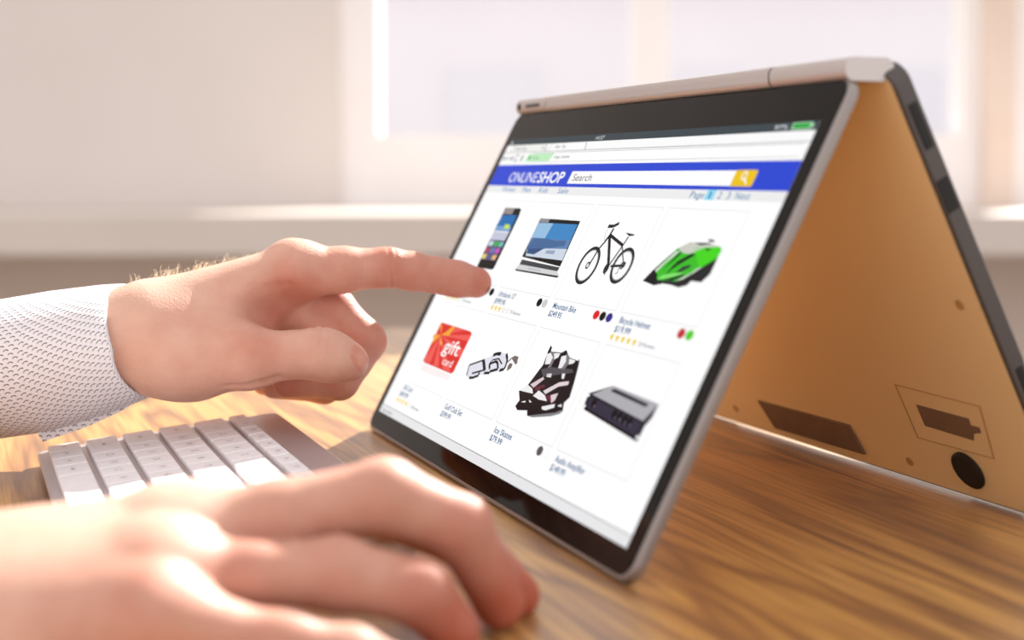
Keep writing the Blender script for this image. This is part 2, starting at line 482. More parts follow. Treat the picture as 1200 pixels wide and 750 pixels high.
Art().rect(-147, 147, -83, 83, W_, 0).build('web_page', 'white web page background')
a = Art()                                                   # status bar
a.rect(-147, 147, 79.2, 83, rgb(62, 72, 78), 1)
a.text('14:37', -36, 80.0, 2.9, rgb(225, 228, 230), 2, width=9)
a.text('97%', 119, 80.0, 3.0, rgb(225, 228, 230), 2, width=9)
a.rect(130.5, 143, 79.8, 82.6, rgb(190, 235, 195), 2).rect(131.2, 142.2, 80.2, 82.2, rgb(20, 165, 50), 3).rect(143, 144.2, 80.6, 81.8, rgb(190, 235, 195), 2)
a.poly([(-144.5, 80.2), (-141.5, 80.2), (-143, 82.2)], rgb(225, 228, 230), 2)
a.build('status_bar', 'dark grey status bar with a clock and a green battery')
a = Art()                                                   # browser tabs and address line
a.rect(-147, 147, 66.9, 79.2, rgb(250, 250, 250), 1)
a.line([(-147, 74.6), (147, 74.6)], 0.35, rgb(150, 150, 150), 2)
a.poly([(-141, 74.8), (-138, 78.8), (-92, 78.8), (-90, 74.8)], rgb(238, 240, 236), 2)
a.line([(-141, 74.8), (-138, 78.8)], 0.3, rgb(150, 150, 150), 3)
a.line([(-92.5, 78.6), (-90.5, 74.6)], 0.5, rgb(60, 60, 60), 3).line([(-88.5, 74.8), (-85, 78.9)], 0.3, rgb(150, 150, 150), 3)
a.line([(-44.5, 79), (-42, 74.7)], 0.5, rgb(90, 90, 90), 3)
a.text('Online Shop', -134, 76.0, 2.7, GREY, 3, width=17).text('New Tab', -80, 76.2, 2.7, GREY, 3, width=13)
a.text('x', -96.5, 76.0, 3.2, rgb(20, 20, 20), 3, 0.05)
a.rect(-104.5, 143, 68.6, 73.6, W_, 2)
a.line([(-104.5, 73.6), (143, 73.6)], 0.25, rgb(170, 170, 170), 3).line([(-104.5, 68.5), (143, 68.5)], 0.25, rgb(190, 190, 190), 3)
a.poly([(-112, 68.8), (-110, 73.4), (-77, 73.4), (-80, 68.8)], rgb(190, 236, 190), 3)
a.disc(-107, 71, 1.2, rgb(70, 140, 80), 4).text('http', -102.5, 70, 3.0, rgb(120, 180, 130), 4, width=8).text('http://www', -75, 70.2, 3.0, rgb(90, 90, 90), 4, width=19)
for x0, x1 in ((-145, -138), (-130, -137)):
    a.line([(x0, 71), (x1, 71)], 0.6, rgb(40, 40, 40), 3)
    d = 1.8 if x1 > x0 else -1.8
    tip = x0 if x1 > x0 else x0
    a.line([(tip + d, 72.5), (tip, 71), (tip + d, 69.5)], 0.6, rgb(40, 40, 40), 3)
a.ring(-125, 71, 1.7, 2.3, rgb(60, 60, 60), 3, 20, 40, 340)
a.line([(-119.5, 72.8), (-116, 69.2)], 0.6, rgb(40, 40, 40), 3).line([(-119.5, 69.2), (-116, 72.8)], 0.6, rgb(40, 40, 40), 3)
a.build('browser_bar', 'white browser tabs and address line')
a = Art()                                                   # blue banner
a.rect(-147, 147, 54.4, 66.9, BLUE, 1)
a.text('ONLINE', -122, 56.6, 8.6, W_, 2, -0.02, width=38).text('SHOP', -82.5, 56.6, 8.6, W_, 2, 0.16, width=31)
a.rect(-44.5, 108, 56.2, 62.9, W_, 2).text('Search', -40.5, 57.7, 5.4, rgb(70, 70, 74), 3, width=21)
a.poly(round_rect(106, 121.5, 56.0, 63.1, 1.2), rgb(238, 196, 24), 3)
a.ring(113.3, 60.6, 1.3, 1.9, W_, 4).line([(114.5, 59.4), (117, 57.0)], 0.8, W_, 4)
a.build('header_banner', 'blue banner with the shop name, a search field and a yellow search button')
a = Art()                                                   # menu line
a.rect(-147, 147, 49.9, 54.4, rgb(237, 237, 238), 1)
for t, x, w in (('Women', -124, 18), ('Men', -96, 11), ('Kids', -74, 11), ('Sale', -50.5, 12)):
    a.text(t, x, 50.9, 4.2, rgb(60, 125, 190), 2, width=w)
a.rect(91.3, 98.2, 49.9, 54.4, rgb(150, 220, 245), 2)
for t, x, w in (('Page', 79.5, 10.8), ('1', 94, 1.4), ('2', 101, 2.4), ('3', 107.5, 2.4), ('Next', 113.5, 10.5)):
    a.text(t, x, 50.6, 4.4, rgb(60, 125, 170), 3, width=w)
a.build('menu_line', 'pale grey menu line with blue words')
Art().rect(-147, 147, -83, -78.6, rgb(232, 232, 234), 1).line([(-147, -78.5), (147, -78.5)], 0.3, rgb(110, 110, 112), 2).text('Page loaded', -143.5, -82.0, 2.6, rgb(110, 110, 112), 2, width=17).build('footer_bar', 'pale grey bar along the bottom of the page')

CX0 = [-131.0, -65.0, 1.0, 67.0]
ROWS = [(45.8, -1.4), (-15.8, -62.2)]
caps = [[('Smart Phone', '$299.99', 4, '14 Reviews', []), ('Ultrabook 13"', '$999.90', 3, '75 Reviews', [(rgb(8, 8, 8)), (rgb(206, 206, 206))]),
         ('Mountain Bike', '$249.95', 0, '', [rgb(228, 22, 28), rgb(8, 8, 8), rgb(52, 36, 140)]), ('Bicycle Helmet', '$19.99', 5, '20 Reviews', [rgb(198, 52, 60), rgb(88, 206, 44)])],
        [('Gift Card', '$49.99', 4, '2 Reviews', []), ('Golf Club Set', '$599.99', 0, '', []), ('Ice Skates', '$79.99', 0, '', [rgb(96, 86, 92), rgb(240, 238, 240)]), ('Audio Amplifier', '$149.99', 0, '', [])]]
caps[0][0] = ('', '', 4, '3 Reviews', [rgb(215, 215, 215), rgb(8, 8, 8)])
wid = {'Ultrabook 13"': 21, 'Mountain Bike': 24, 'Bicycle Helmet': 26, 'Gift Card': 15, 'Golf Club Set': 24, 'Ice Skates': 20, 'Audio Amplifier': 27}
for r, (yt, yb) in enumerate(ROWS):
    for c, x in enumerate(CX0):
        a = Art()
        a.line([(x, yb), (x, yt), (x + 61, yt), (x + 61, yb), (x, yb)], 0.3, rgb(222, 222, 224), 1)
        nm, pr, stars, rev, dots = caps[r][c]
        if nm:
            a.text(nm, x + 2.5, yb - 4.6, 3.9, INK, 2, 0.05, width=wid[nm])
            a.text(pr, x + 1.6, yb - 8.5, 3.9, INK, 2, 0.05, width=13.5)
        for k in range(5 if stars else 0):
            a.star(x + 2.2 + k * 4.9, yb - 10.9, 2.1, rgb(240, 208, 40) if k < stars else rgb(200, 200, 205), 2)
            if k >= stars: a.star(x + 2.2 + k * 4.9, yb - 10.9, 1.35, W_, 3)
        if rev: a.text(rev, x + 25.5, yb - 11.8, 2.5, rgb(70, 90, 120), 2, width=13)
        for k, cc in enumerate(dots):
            dx = x + 61 - 6.1 * (len(dots) - 1 - k) - 2.3
            a.disc(dx, yb - 3.4, 2.7, cc, 2, ry=2.1)
            if r == 1 and k == 1: a.disc(dx, yb - 3.4, 2.3, W_, 3, ry=1.75)
        a.build('product_card')

# --- product pictures
a = Art(); z = zoomed(550, 235, 7.893)                       # phone
a.px(z([(335, 66), (470, 72), (480, 86), (462, 140), (228, 628), (208, 640), (78, 622), (74, 604), (305, 130)]), rgb(16, 16, 18), 1)
a.px(z([(322, 92), (345, 68), (425, 70), (395, 128), (310, 122)]), rgb(150, 140, 138), 2)
a.px(z([(308, 134), (444, 136), (392, 244), (252, 232)]), rgb(30, 110, 180), 2)
a.px(z([(252, 232), (392, 244), (372, 288), (232, 282)]), rgb(120, 160, 205), 2)
a.px(z([(232, 282), (372, 288), (330, 372), (192, 362)]), rgb(196, 198, 218), 2)
a.px(z([(192, 362), (330, 372), (236, 560), (104, 540)]), rgb(92, 84, 120), 2)
a.px(z([(240, 280), (366, 288), (363, 298), (236, 290)]), rgb(240, 240, 250), 3)
a.px(z([(335, 220), (376, 222), (370, 262), (318, 262)]), rgb(200, 226, 90), 3)
ic = [rgb(190, 220, 225), rgb(66, 176, 74), rgb(110, 190, 180), rgb(170, 70, 90), rgb(110, 120, 190), rgb(200, 90, 190), rgb(220, 205, 110), rgb(90, 90, 140), rgb(226, 180, 120)]
for rr in range(3):
    for cc in range(3):
        bx, by = 196 - 33 * rr + cc * 46, 374 + 60 * rr + cc * 5
        a.px(z([(bx, by), (bx + 38, by + 3), (bx + 16, by + 46), (bx - 22, by + 42)]), ic[rr * 3 + cc], 3)
a.build('product_picture', 'picture of a black smartphone')
a = Art(); z = zoomed(550, 235, 7.893)                       # laptop picture
a.px(z([(662, 164), (1028, 190), (840, 612), (488, 520)]), rgb(14, 14, 16), 1)
a.px(z([(662, 164), (750, 172), (730, 206), (640, 200)]), rgb(140, 140, 146), 2)
a.px(z([(648, 206), (1004, 222), (940, 370), (576, 345)]), rgb(60, 134, 196), 2)
a.px(z([(648, 206), (780, 212), (700, 352), (576, 345)]), rgb(150, 190, 225), 3)
a.px(z([(576, 345), (940, 370), (905, 450), (536, 440)]), rgb(96, 130, 178), 2)
a.px(z([(600, 345), (700, 350), (800, 372), (900, 372), (880, 420), (540, 470), (536, 440)]), rgb(70, 104, 152), 3)
a.px(z([(536, 440), (905, 450), (860, 556), (522, 512)]), rgb(206, 216, 230), 2)
a.px(z([(540, 450), (700, 440), (600, 500), (530, 490)]), rgb(52, 80, 124), 3)
a.px(z([(720, 460), (800, 465), (780, 500), (700, 490)]), rgb(150, 164, 190), 3)
a.px(z([(488, 545), (838, 620), (815, 655), (466, 590)]), rgb(66, 66, 70), 2)
a.px(z([(466, 590), (815, 655), (830, 700), (430, 630)]), rgb(212, 212, 214), 2)
a.px(z([(550, 622), (662, 645), (655, 660), (540, 637)]), rgb(190, 190, 194), 3)
a.px(z([(425, 632), (830, 700), (815, 716), (430, 650)]), rgb(40, 40, 42), 3)
a.build('product_picture', 'picture of an open silver notebook')
a = Art(); z = zoomed(660, 250, 7.895)                       # bicycle
DK = rgb(34, 32, 33)
wf, wr = S(*z([(228, 482)])[0]), S(*z([(545, 484)])[0])
for (x, y), q in ((wf, 9.3), (wr, 8.5)):
    a.ring(x, y, q - 1.6, q, DK, 1).ring(x, y, q - 2.1, q - 1.6, rgb(176, 176, 178), 1).ring(x, y, 1.0, 1.8, rgb(60, 60, 62), 2, 16)
    for k in range(16):
        t = math.pi * k / 8
        a.line([(x, y), (x + (q - 1.5) * math.cos(t), y + (q - 1.5) * math.sin(t))], 0.09, rgb(205, 205, 206), 1)
a.pline(z([(240, 480), (330, 330), (390, 262)]), 1.22, DK, 2).pline(z([(385, 266), (432, 205), (470, 140)]), 1.49, DK, 2)
a.pline(z([(418, 120), (470, 120), (520, 92)]), 1.62, DK, 2).pline(z([(432, 205), (420, 470)]), 2.03, DK, 2)
a.pline(z([(440, 205), (555, 300)]), 1.49, DK, 2).pline(z([(608, 215), (545, 310), (420, 490)]), 1.08, DK, 2)
a.pline(z([(548, 310), (560, 480)]), 0.81, rgb(80, 78, 80), 2).pline(z([(440, 490), (560, 484)]), 1.22, DK, 2)
a.px(z([(578, 178), (662, 196), (655, 208), (612, 212)]), DK, 2)
a.disc(*S(*z([(400, 510)])[0]), 2.1, DK, 2, ry=2.6).disc(*S(*z([(560, 478)])[0]), 1.5, DK, 2)
a.pline(z([(392, 520), (384, 575)]), 0.8, rgb(120, 118, 118), 2).pline(z([(425, 140), (392, 180), (385, 260)]), 0.3, rgb(160, 160, 160), 2)
a.pline(z([(480, 560), (505, 550), (512, 510)]), 0.4, DK, 2)
a.build('product_picture', 'picture of a black mountain bike')
a = Art(); z = zoomed(745, 270, 9.373)                       # helmet
a.px(z([(80, 555), (230, 400), (460, 200), (600, 130), (800, 140), (945, 200), (890, 330), (820, 480), (720, 572), (610, 556), (560, 605), (470, 628), (390, 600), (300, 585), (200, 605)]), rgb(42, 38, 42), 1)
GR = rgb(60, 190, 40)
a.px(z([(215, 430), (460, 205), (600, 130), (800, 140), (930, 180), (948, 225), (890, 310), (640, 460), (430, 560), (240, 545)]), GR, 2)
a.px(z([(470, 195), (600, 132), (800, 142), (930, 182), (760, 190), (600, 260), (520, 250)]), rgb(205, 206, 196), 3)
a.px(z([(640, 180), (760, 190), (930, 185), (948, 225), (890, 310), (700, 420), (660, 270)]), rgb(70, 214, 30), 3)
a.px(z([(215, 440), (440, 235), (500, 225), (330, 360), (230, 460)]), rgb(210, 216, 206), 3)
a.px(z([(255, 490), (480, 240), (515, 238), (470, 290), (300, 440)]), rgb(30, 92, 26), 4)
a.px(z([(300, 520), (420, 380), (540, 300), (660, 270), (560, 330), (400, 430)]), rgb(26, 60, 24), 4)
a.px(z([(430, 360), (620, 255), (665, 270), (560, 325)]), rgb(20, 22, 20), 5)
a.px(z([(440, 465), (520, 400), (612, 375), (600, 410), (500, 460)]), rgb(50, 60, 56), 5)
a.px(z([(240, 540), (300, 490), (440, 470), (545, 470), (430, 520)]), rgb(130, 226, 110), 4)
a.px(z([(300, 545), (545, 475), (520, 515), (400, 558)]), rgb(24, 70, 24), 5)
a.px(z([(520, 540), (680, 420), (740, 400), (640, 470), (440, 560)]), rgb(214, 224, 208), 4)
a.px(z([(760, 200), (845, 205), (790, 228)]), rgb(16, 30, 14), 5).pline(z([(668, 145), (830, 146), (700, 162)]), 0.5, rgb(20, 20, 20), 5).pline(z([(805, 108), (870, 124)]), 0.9, rgb(20, 20, 20), 5)
a.px(z([(80, 555), (200, 430), (245, 490), (200, 605)]), rgb(26, 22, 26), 4)
a.build('product_picture', 'picture of a green bicycle helmet')
a = Art(); z = zoomed(490, 370, 10)                          # gift card
RD = rgb(222, 44, 36)
a.px(z([(268, 88), (285, 80), (610, 182), (632, 208), (415, 660), (385, 680), (72, 548), (60, 525)]), RD, 1)
cc_ = (268, 228)
for k, (p, q) in enumerate((((62, 530), (140, 560)), ((180, 590), (240, 600)), ((290, 630), (385, 668)), ((480, 500), (540, 400)), ((590, 300), (628, 225)), ((440, 140), (560, 172)))):
    a.px(z([cc_, p, q]), rgb(240, 92, 84), 2)
OR = rgb(246, 168, 50)
a.px(z([(268, 228), (345, 180), (410, 122), (440, 135), (385, 195), (370, 235)]), OR, 3).px(z([(268, 228), (200, 240), (150, 330), (175, 320)]), OR, 3)
a.px(z([(268, 228), (262, 110), (285, 108)]), OR, 3).px(z([(268, 228), (190, 218), (165, 260)]), OR, 3).px(z([(262, 228), (262, 340), (282, 345)]), rgb(250, 200, 90), 3)
gx, gy = S(*z([(262, 470)])[0])
a.text('gift', -99.5, -41.0, 10.5, W_, 4, 0.1, width=22.5)
gx, gy = S(*z([(285, 575)])[0])
a.text('card', -92, -47.2, 5.6, W_, 4, 0.0, width=14)
a.px(z([(60, 560), (385, 695), (350, 760), (20, 640)]), rgb(253, 240, 240), 1)
a.build('product_picture', 'picture of a red gift card with an orange bow')
a = Art(); z = zoomed(540, 400, 15)                          # golf bag
LG = rgb(226, 226, 238); BK = rgb(18, 18, 26)
a.px(z([(100, 610), (155, 410), (400, 320), (580, 240), (700, 205), (800, 215), (830, 300), (800, 420), (760, 500), (640, 530), (480, 575), (320, 590), (200, 655), (130, 640)]), LG, 1)
a.pline(z([(105, 600), (150, 420), (390, 335), (410, 340), (435, 500), (200, 565)]), 1.0, BK, 2).pline(z([(400, 325), (420, 500)]), 2.2, BK, 2)
a.pline(z([(150, 635), (200, 645), (320, 600), (322, 550)]), 1.4, BK, 2).pline(z([(510, 490), (505, 400), (620, 355), (650, 380), (655, 490), (510, 530)]), 1.4, BK, 2)
a.pline(z([(500, 400), (560, 330), (670, 305), (725, 400)]), 0.8, BK, 2).pline(z([(570, 245), (640, 218), (710, 222)]), 1.8, BK, 2).pline(z([(805, 220), (822, 320), (800, 410), (765, 490), (680, 515)]), 1.6, BK, 2)
a.pline(z([(410, 560), (510, 555)]), 1.4, BK, 2)
CB = rgb(118, 106, 104)
a.px(z([(810, 525), (830, 430), (870, 380), (915, 400), (890, 470)]), CB, 2).px(z([(890, 290), (960, 252), (1020, 275), (1000, 340), (1000, 375), (965, 415), (920, 340)]), CB, 2).pline(z([(820, 370), (900, 295)]), 1.0, CB, 2)
a.build('product_picture', 'picture of a white golf bag with clubs')
a = Art(); z = zoomed(595, 400, 7.9)                         # ice skates
a.px(z([(70, 600), (110, 545), (105, 460), (190, 400), (330, 215), (375, 90), (400, 40), (412, 55), (400, 95), (500, 105), (545, 80), (552, 100), (570, 150), (650, 180), (668, 165), (660, 215), (620, 370), (575, 520), (522, 570), (510, 650), (440, 685), (230, 700), (180, 690), (180, 640), (90, 638)]), rgb(30, 27, 30), 1)
WT = rgb(240, 238, 240)
a.px(z([(345, 215), (365, 120), (400, 105), (420, 150), (390, 210)]), WT, 2).px(z([(468, 250), (500, 140), (545, 130), (540, 190), (500, 250)]), WT, 2)
a.px(z([(430, 110), (490, 110), (470, 150), (430, 170)]), WT, 2).px(z([(570, 160), (630, 180), (610, 205), (565, 215)]), WT, 2)
GY = rgb(128, 122, 128)
a.px(z([(395, 90), (430, 100), (435, 170), (400, 240), (370, 250), (420, 150)]), GY, 2).px(z([(545, 115), (575, 140), (570, 200), (520, 270), (490, 265), (540, 190)]), GY, 2)
a.px(z([(310, 260), (400, 240), (600, 260), (610, 290), (400, 320), (330, 330)]), rgb(86, 82, 88), 2)
a.px(z([(110, 455), (185, 400), (230, 440), (235, 485), (170, 470)]), WT, 2).px(z([(235, 505), (290, 455), (345, 500), (365, 555), (290, 540)]), WT, 2)
a.px(z([(210, 400), (330, 330), (340, 350), (240, 430)]), rgb(220, 200, 206), 2).px(z([(330, 460), (480, 380), (570, 370), (560, 405), (470, 420), (350, 490)]), rgb(228, 214, 218), 2)
a.px(z([(365, 300), (410, 300), (400, 335), (360, 330)]), WT, 2).px(z([(505, 300), (535, 300), (520, 350), (500, 345)]), WT, 2)
a.px(z([(360, 500), (460, 490), (400, 570), (375, 545)]), rgb(110, 40, 56), 2).px(z([(400, 500), (470, 480), (440, 545), (405, 575)]), rgb(222, 206, 212), 3)
a.px(z([(250, 430), (340, 400), (350, 420), (260, 460)]), rgb(110, 40, 56), 2)
a.px(z([(315, 605), (440, 580), (430, 615), (350, 640), (318, 630)]), WT, 2).px(z([(460, 600), (500, 580), (500, 610)]), WT, 2).px(z([(125, 560), (170, 550), (160, 570)]), WT, 2).px(z([(200, 540), (225, 565), (200, 565)]), WT, 2)
a.px(z([(180, 690), (440, 660), (510, 635), (490, 670), (400, 695), (230, 705)]), rgb(130, 130, 134), 2)
a.build('product_picture', 'picture of a pair of ice skates')
a = Art(); z = zoomed(675, 440, 8.336)                       # amplifier
a.px(z([(125, 175), (365, 100), (810, 280), (740, 420), (670, 500), (600, 645), (80, 330), (75, 300)]), rgb(44, 42, 52), 1)
a.px(z([(160, 185), (365, 100), (812, 282), (655, 445)]), rgb(176, 174, 180), 2)
a.pline(z([(350, 145), (690, 300)]), 1.0, rgb(60, 58, 64), 3).pline(z([(372, 138), (705, 290)]), 0.9, rgb(60, 58, 64), 3)
a.px(z([(655, 445), (812, 282), (745, 415), (680, 480)]), rgb(70, 68, 76), 2)
a.px(z([(140, 215), (640, 460), (580, 590), (110, 330)]), rgb(54, 50, 68), 2)
for q in ((178, 270), (378, 380), (428, 402), (475, 432), (525, 455)):
    a.disc(*S(*z([q])[0]), 2.0, rgb(20, 18, 26), 3)
    a.disc(*S(*z([(q[0] + 4, q[1] + 30)])[0]), 0.5, rgb(150, 148, 160), 3)
a.disc(*S(*z([(600, 607)])[0]), 0.9, W_, 3).disc(*S(*z([(88, 300)])[0]), 0.7, W_, 3).disc(*S(*z([(128, 195)])[0]), 0.7, W_, 3)
a.pline(z([(85, 320), (600, 635)]), 1.2, rgb(24, 22, 28), 3)
a.build('product_picture', 'picture of a black and grey audio amplifier')

# --- keyboard half, leaning behind, underside towards the screen half
YB = NH * -0.46 + ZAX * 0.888; YB = YB / np.linalg.norm(YB)
NB = NH * 0.888 + ZAX * 0.46; NB = NB / np.linalg.norm(NB)
BORG = np.array([B0[0], B0[1], ZT]) + NH * 0.1955
BAX = (XS, YB, NB)
def base_pts(V): return frame_verts(V, BORG, BAX)
V, Fc = slab(-0.1565, 0.1565, 0.0012, 0.199, 0.008, 0.0, 0.0085, 0.0012)
base = mesh_obj('keyboard_half', base_pts(V), Fc, [M['champagne_glow'], M['dark_metal']], laptop)
base['label'] = 'underside of the keyboard half, its gold glow put into the colour'
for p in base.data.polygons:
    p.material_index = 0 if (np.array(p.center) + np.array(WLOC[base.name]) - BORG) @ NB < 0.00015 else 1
def BP(u, v):                      # pixel -> millimetres on the underside
    d = ray(u, v); t = ((BORG - CAM) @ NB) / (d @ NB); p = CAM + d * t - BORG
    return p @ XS, p @ YB
def under_plate(name, pts, h, mat, label=None):
    pts = [BP(*p) for p in pts]
    V = [(x, y, 0.0003) for x, y in pts] + [(x, y, -h) for x, y in pts]
    k = len(pts)
    Fc = [tuple(range(k)), tuple(range(2 * k - 1, k - 1, -1))] + [(i, (i + 1) % k, k + (i + 1) % k, k + i) for i in range(k)]
    o = mesh_obj(name, base_pts(V), Fc, mat, base)
    if label: o['label'] = label
    return o
under_plate('rubber_pad', [(889.5, 468.6), (996, 497.4), (1015.5, 531.6), (910, 500.4)], 0.0012, M['rubber_brown'], 'flat brown rubber pad')
fr_o = [BP(*p) for p in ((1048.5, 450), (1149, 476), (1166, 538), (1075.5, 513))]
def frame_strip(name, q, w, h, mat):
    c = np.mean(np.array(q), 0)
    inn = [tuple(np.array(p) + (c - np.array(p)) / np.linalg.norm(c - np.array(p)) * w) for p in q]
    V = [(x, y, -h) for x, y in q] + [(x, y, -h) for x, y in inn] + [(x, y, 0.0002) for x, y in q] + [(x, y, 0.0002) for x, y in inn]
    Fc = []
    for i in range(4):
        j = (i + 1) % 4
        Fc += [(i, j, 4 + j, 4 + i), (i, 8 + i, 8 + j, j), (4 + i, 4 + j, 12 + j, 12 + i)]
    return mesh_obj(name, base_pts(V), Fc, mat, base)
frame_strip('cover_seam', fr_o, 0.0008, 0.00025, M['label_film'])
under_plate('label', [(1074, 474), (1135.5, 490.5), (1138, 498), (1148, 501), (1150, 507), (1141.5, 508), (1141.5, 516), (1084.5, 498.6)], 0.0003, M['rubber_brown'], 'dark printed label')
fx, fy = BP(1135.5, 550.5)
V, Fc = [], []
for z_, rr in ((0.0005, 0.0088), (-0.0012, 0.0088), (-0.0018, 0.0078)):
    V += [(fx + rr * math.cos(2 * math.pi * k / 24), fy + rr * math.sin(2 * math.pi * k / 24), z_) for k in range(24)]
for k in range(24):
    j = (k + 1) % 24; Fc += [(k, j, 24 + j, 24 + k), (24 + k, 24 + j, 48 + j, 48 + k)]
Fc.append(tuple(range(48, 72)))
o = mesh_obj('rubber_foot', base_pts(V), Fc, M['rubber_black'], base); o['label'] = 'round black rubber foot'
for u, v in ((1066.5, 540.6), (862.5, 478.5), (1125, 357)):
    sx_, sy_ = BP(u, v)
    V = [(sx_ + 0.0022 * math.cos(2 * math.pi * k / 14), sy_ + 0.0022 * math.sin(2 * math.pi * k / 14), -0.0004) for k in range(14)]
    V += [(sx_ + 0.0022 * math.cos(2 * math.pi * k / 14), sy_ + 0.0022 * math.sin(2 * math.pi * k / 14), 0.0003) for k in range(14)]
    mesh_obj('screw', base_pts(V), [tuple(range(14))] + [(k, (k + 1) % 14, 14 + (k + 1) % 14, 14 + k) for k in range(14)], M['label_film'], base)
# ports along the near side
def side_port(y0, y1, n0, n1):
    V = [(0.1562, y0, n0), (0.1562, y1, n0), (0.1562, y1, n1), (0.1562, y0, n1)]
    V += [(0.1569, a_, b_) for _, a_, b_ in V]
    mesh_obj('port', base_pts(V), [(0, 1, 2, 3), (4, 5, 6, 7)[::-1], (0, 1, 5, 4), (1, 2, 6, 5), (2, 3, 7, 6), (3, 0, 4, 7)], M['port_black'], base)
side_port(0.1395, 0.1525, 0.0012, 0.0066)
side_port(0.165, 0.183, 0.0025, 0.0062)
side_port(0.055, 0.072, 0.003, 0.006)
for sx_ in (-0.11, 0.11):          # bumpers that carry the leaning half on the table
    c = BORG + XS * sx_ + YB * 0.0022 + NB * 0.004
    box_obj('bumper', c, 0.03, 0.0046, 0.004, M['rubber_black'], base, 0.0006, (XS, YB, NB))
# deck on the outer face of the leaning half
V, Fc = slab(-0.048, 0.048, 0.012, 0.070, 0.004, 0.0082, 0.0088, 0.0002)
mesh_obj('touchpad', base_pts(V), Fc, M['lid_metal'], base)
kmesh = bpy.data.meshes.new('laptop_key'); bm = box_bm(0.0178, 0.0158, 0.0014, 0.0004, 1); bm.to_mesh(kmesh); bm.free(); kmesh.materials.append(M['port_black'])
Rb = Matrix([list(map(float, a_)) for a_ in (XS, YB, np.cross(XS, YB))]).transposed().to_euler()
for r_ in range(5):
    for c_ in range(14):
        o = bpy.data.objects.new('laptop_key', kmesh)
        link(o, base, BORG + XS * (-0.13 + 0.02 * c_) + YB * (0.094 + 0.0182 * r_) + NB * 0.0088); o.rotation_euler = Rb
# hinge along the top
ORG = np.array([B0[0], B0[1], ZT])
def hinge_piece(name, x0, x1, r):
    prof = [(a_, b_) for a_, b_ in round_rect(0.0885, 0.1095, 0.1722, 0.1808, r, 5)]
    V = [ORG + XS * x0 + NH * a_ + ZAX * b_ for a_, b_ in prof] + [ORG + XS * x1 + NH * a_ + ZAX * b_ for a_, b_ in prof]
    k = len(prof)
    Fc = [tuple(range(k)), tuple(range(2 * k - 1, k - 1, -1))] + [(i, (i + 1) % k, k + (i + 1) % k, k + i) for i in range(k)]
    return mesh_obj(name, V, Fc, M['silver'], laptop)
hinge_piece('hinge_cover', -0.112, 0.1035, 0.003)
hinge_piece('hinge', -0.1535, -0.113, 0.0036)
hinge_piece('hinge', 0.1045, 0.1535, 0.0036)
mc_ = ORG - XS * 0.149 + NH * 0.0884 + ZAX * 0.1765
box_obj('hinge_screw', mc_, 0.003, 0.001, 0.003, M['port_black'], laptop, 0.0004, (XS, NH, ZAX))
box_obj('hinge_slot', ORG - XS * 0.130 + NH * 0.0884 + ZAX * 0.1765, 0.018, 0.001, 0.0018, M['dark_metal'], laptop, 0.0003, (XS, NH, ZAX))

# ================================================================== KEYBOARD
kb_back = on_table(325, 483, 0.018)
kb_front = on_table(43, 528, 0.007)
NW = float((kb_back - kb_front) @ NH)
K0 = kb_back - NH * NW                          # far front corner, on plan
K0 = np.array([K0[0], K0[1], ZT])
KY = NH * NW + ZAX * 0.0115; KY = KY / np.linalg.norm(KY)
KZ = np.cross(XS, KY); KZ = KZ if KZ[2] > 0 else -KZ
KORG = K0 + ZAX * 0.0068                         # top face at the front far corner
KAX = (XS, KY, KZ)
KL = 0.236
kbd = empty('keyboard', K0 + XS * KL / 2 + NH * NW / 2, 'slim silver keyboard with white keys lying below the pointing hand', 'keyboard')
def kb_pts(V): return frame_verts(V, KORG, KAX)
V, Fc = slab(0, KL, 0, NW, 0.006, -0.0040, 0.0, 0.0008)
mesh_obj('keyboard_body', kb_pts(V), Fc, M['alu'], kbd)
V, Fc = tube([KORG + XS * 0.006 + KY * (NW - 0.009) - KZ * 0.0085, KORG + XS * (KL - 0.006) + KY * (NW - 0.009) - KZ * 0.0085], 0.0082, 20)
mesh_obj('battery_tube', V, Fc, M['alu'], kbd, True)
rowsk = [
    [1, 1, 1, 1.25, 4.9, 1.25, 1, 1, 1],
    [2.2] + [1] * 10 + [2.2 - 0.8],
    [1.75] + [1] * 11 + [0.85],
    [1.5] + [1] * 12,
    [1.0] * 12 + [1.5],
    [1.04] * 13,
]
PITCHK, GAP = 0.0172, 0.0029
kcache = {}
Rk = Matrix([list(map(float, a_)) for a_ in KAX]).transposed().to_euler()
ypos = 0.0048
LEG = [['fn', 'ctrl', 'alt', 'cmd', '', 'cmd', 'alt', '<', '>'], ['shift'] + list('ZXCVBNM,./') + ['shift'], ['caps'] + list("ASDFGHJKL;'") + ['ret'],
       ['tab'] + list('QWERTYUIOP[]'), list('`1234567890-') + ['del'], ['esc'] + ['F%d' % k for k in range(1, 13)]]
def legend(body, c, size, parent):
    cu = bpy.data.curves.new('legend', 'FONT'); cu.body = body; cu.size = size; cu.resolution_u = 1; cu.align_x = 'CENTER'; cu.align_y = 'CENTER'
    ob = bpy.data.objects.new('legend_text', cu); me = bpy.data.meshes.new_from_object(ob)
    bpy.data.objects.remove(ob); bpy.data.curves.remove(cu)
    me.name = 'legend'; me.materials.clear(); me.materials.append(M['key_print'])
    o = bpy.data.objects.new('legend', me); link(o, parent, c)
    o.location = (0, 0, 0.00165)
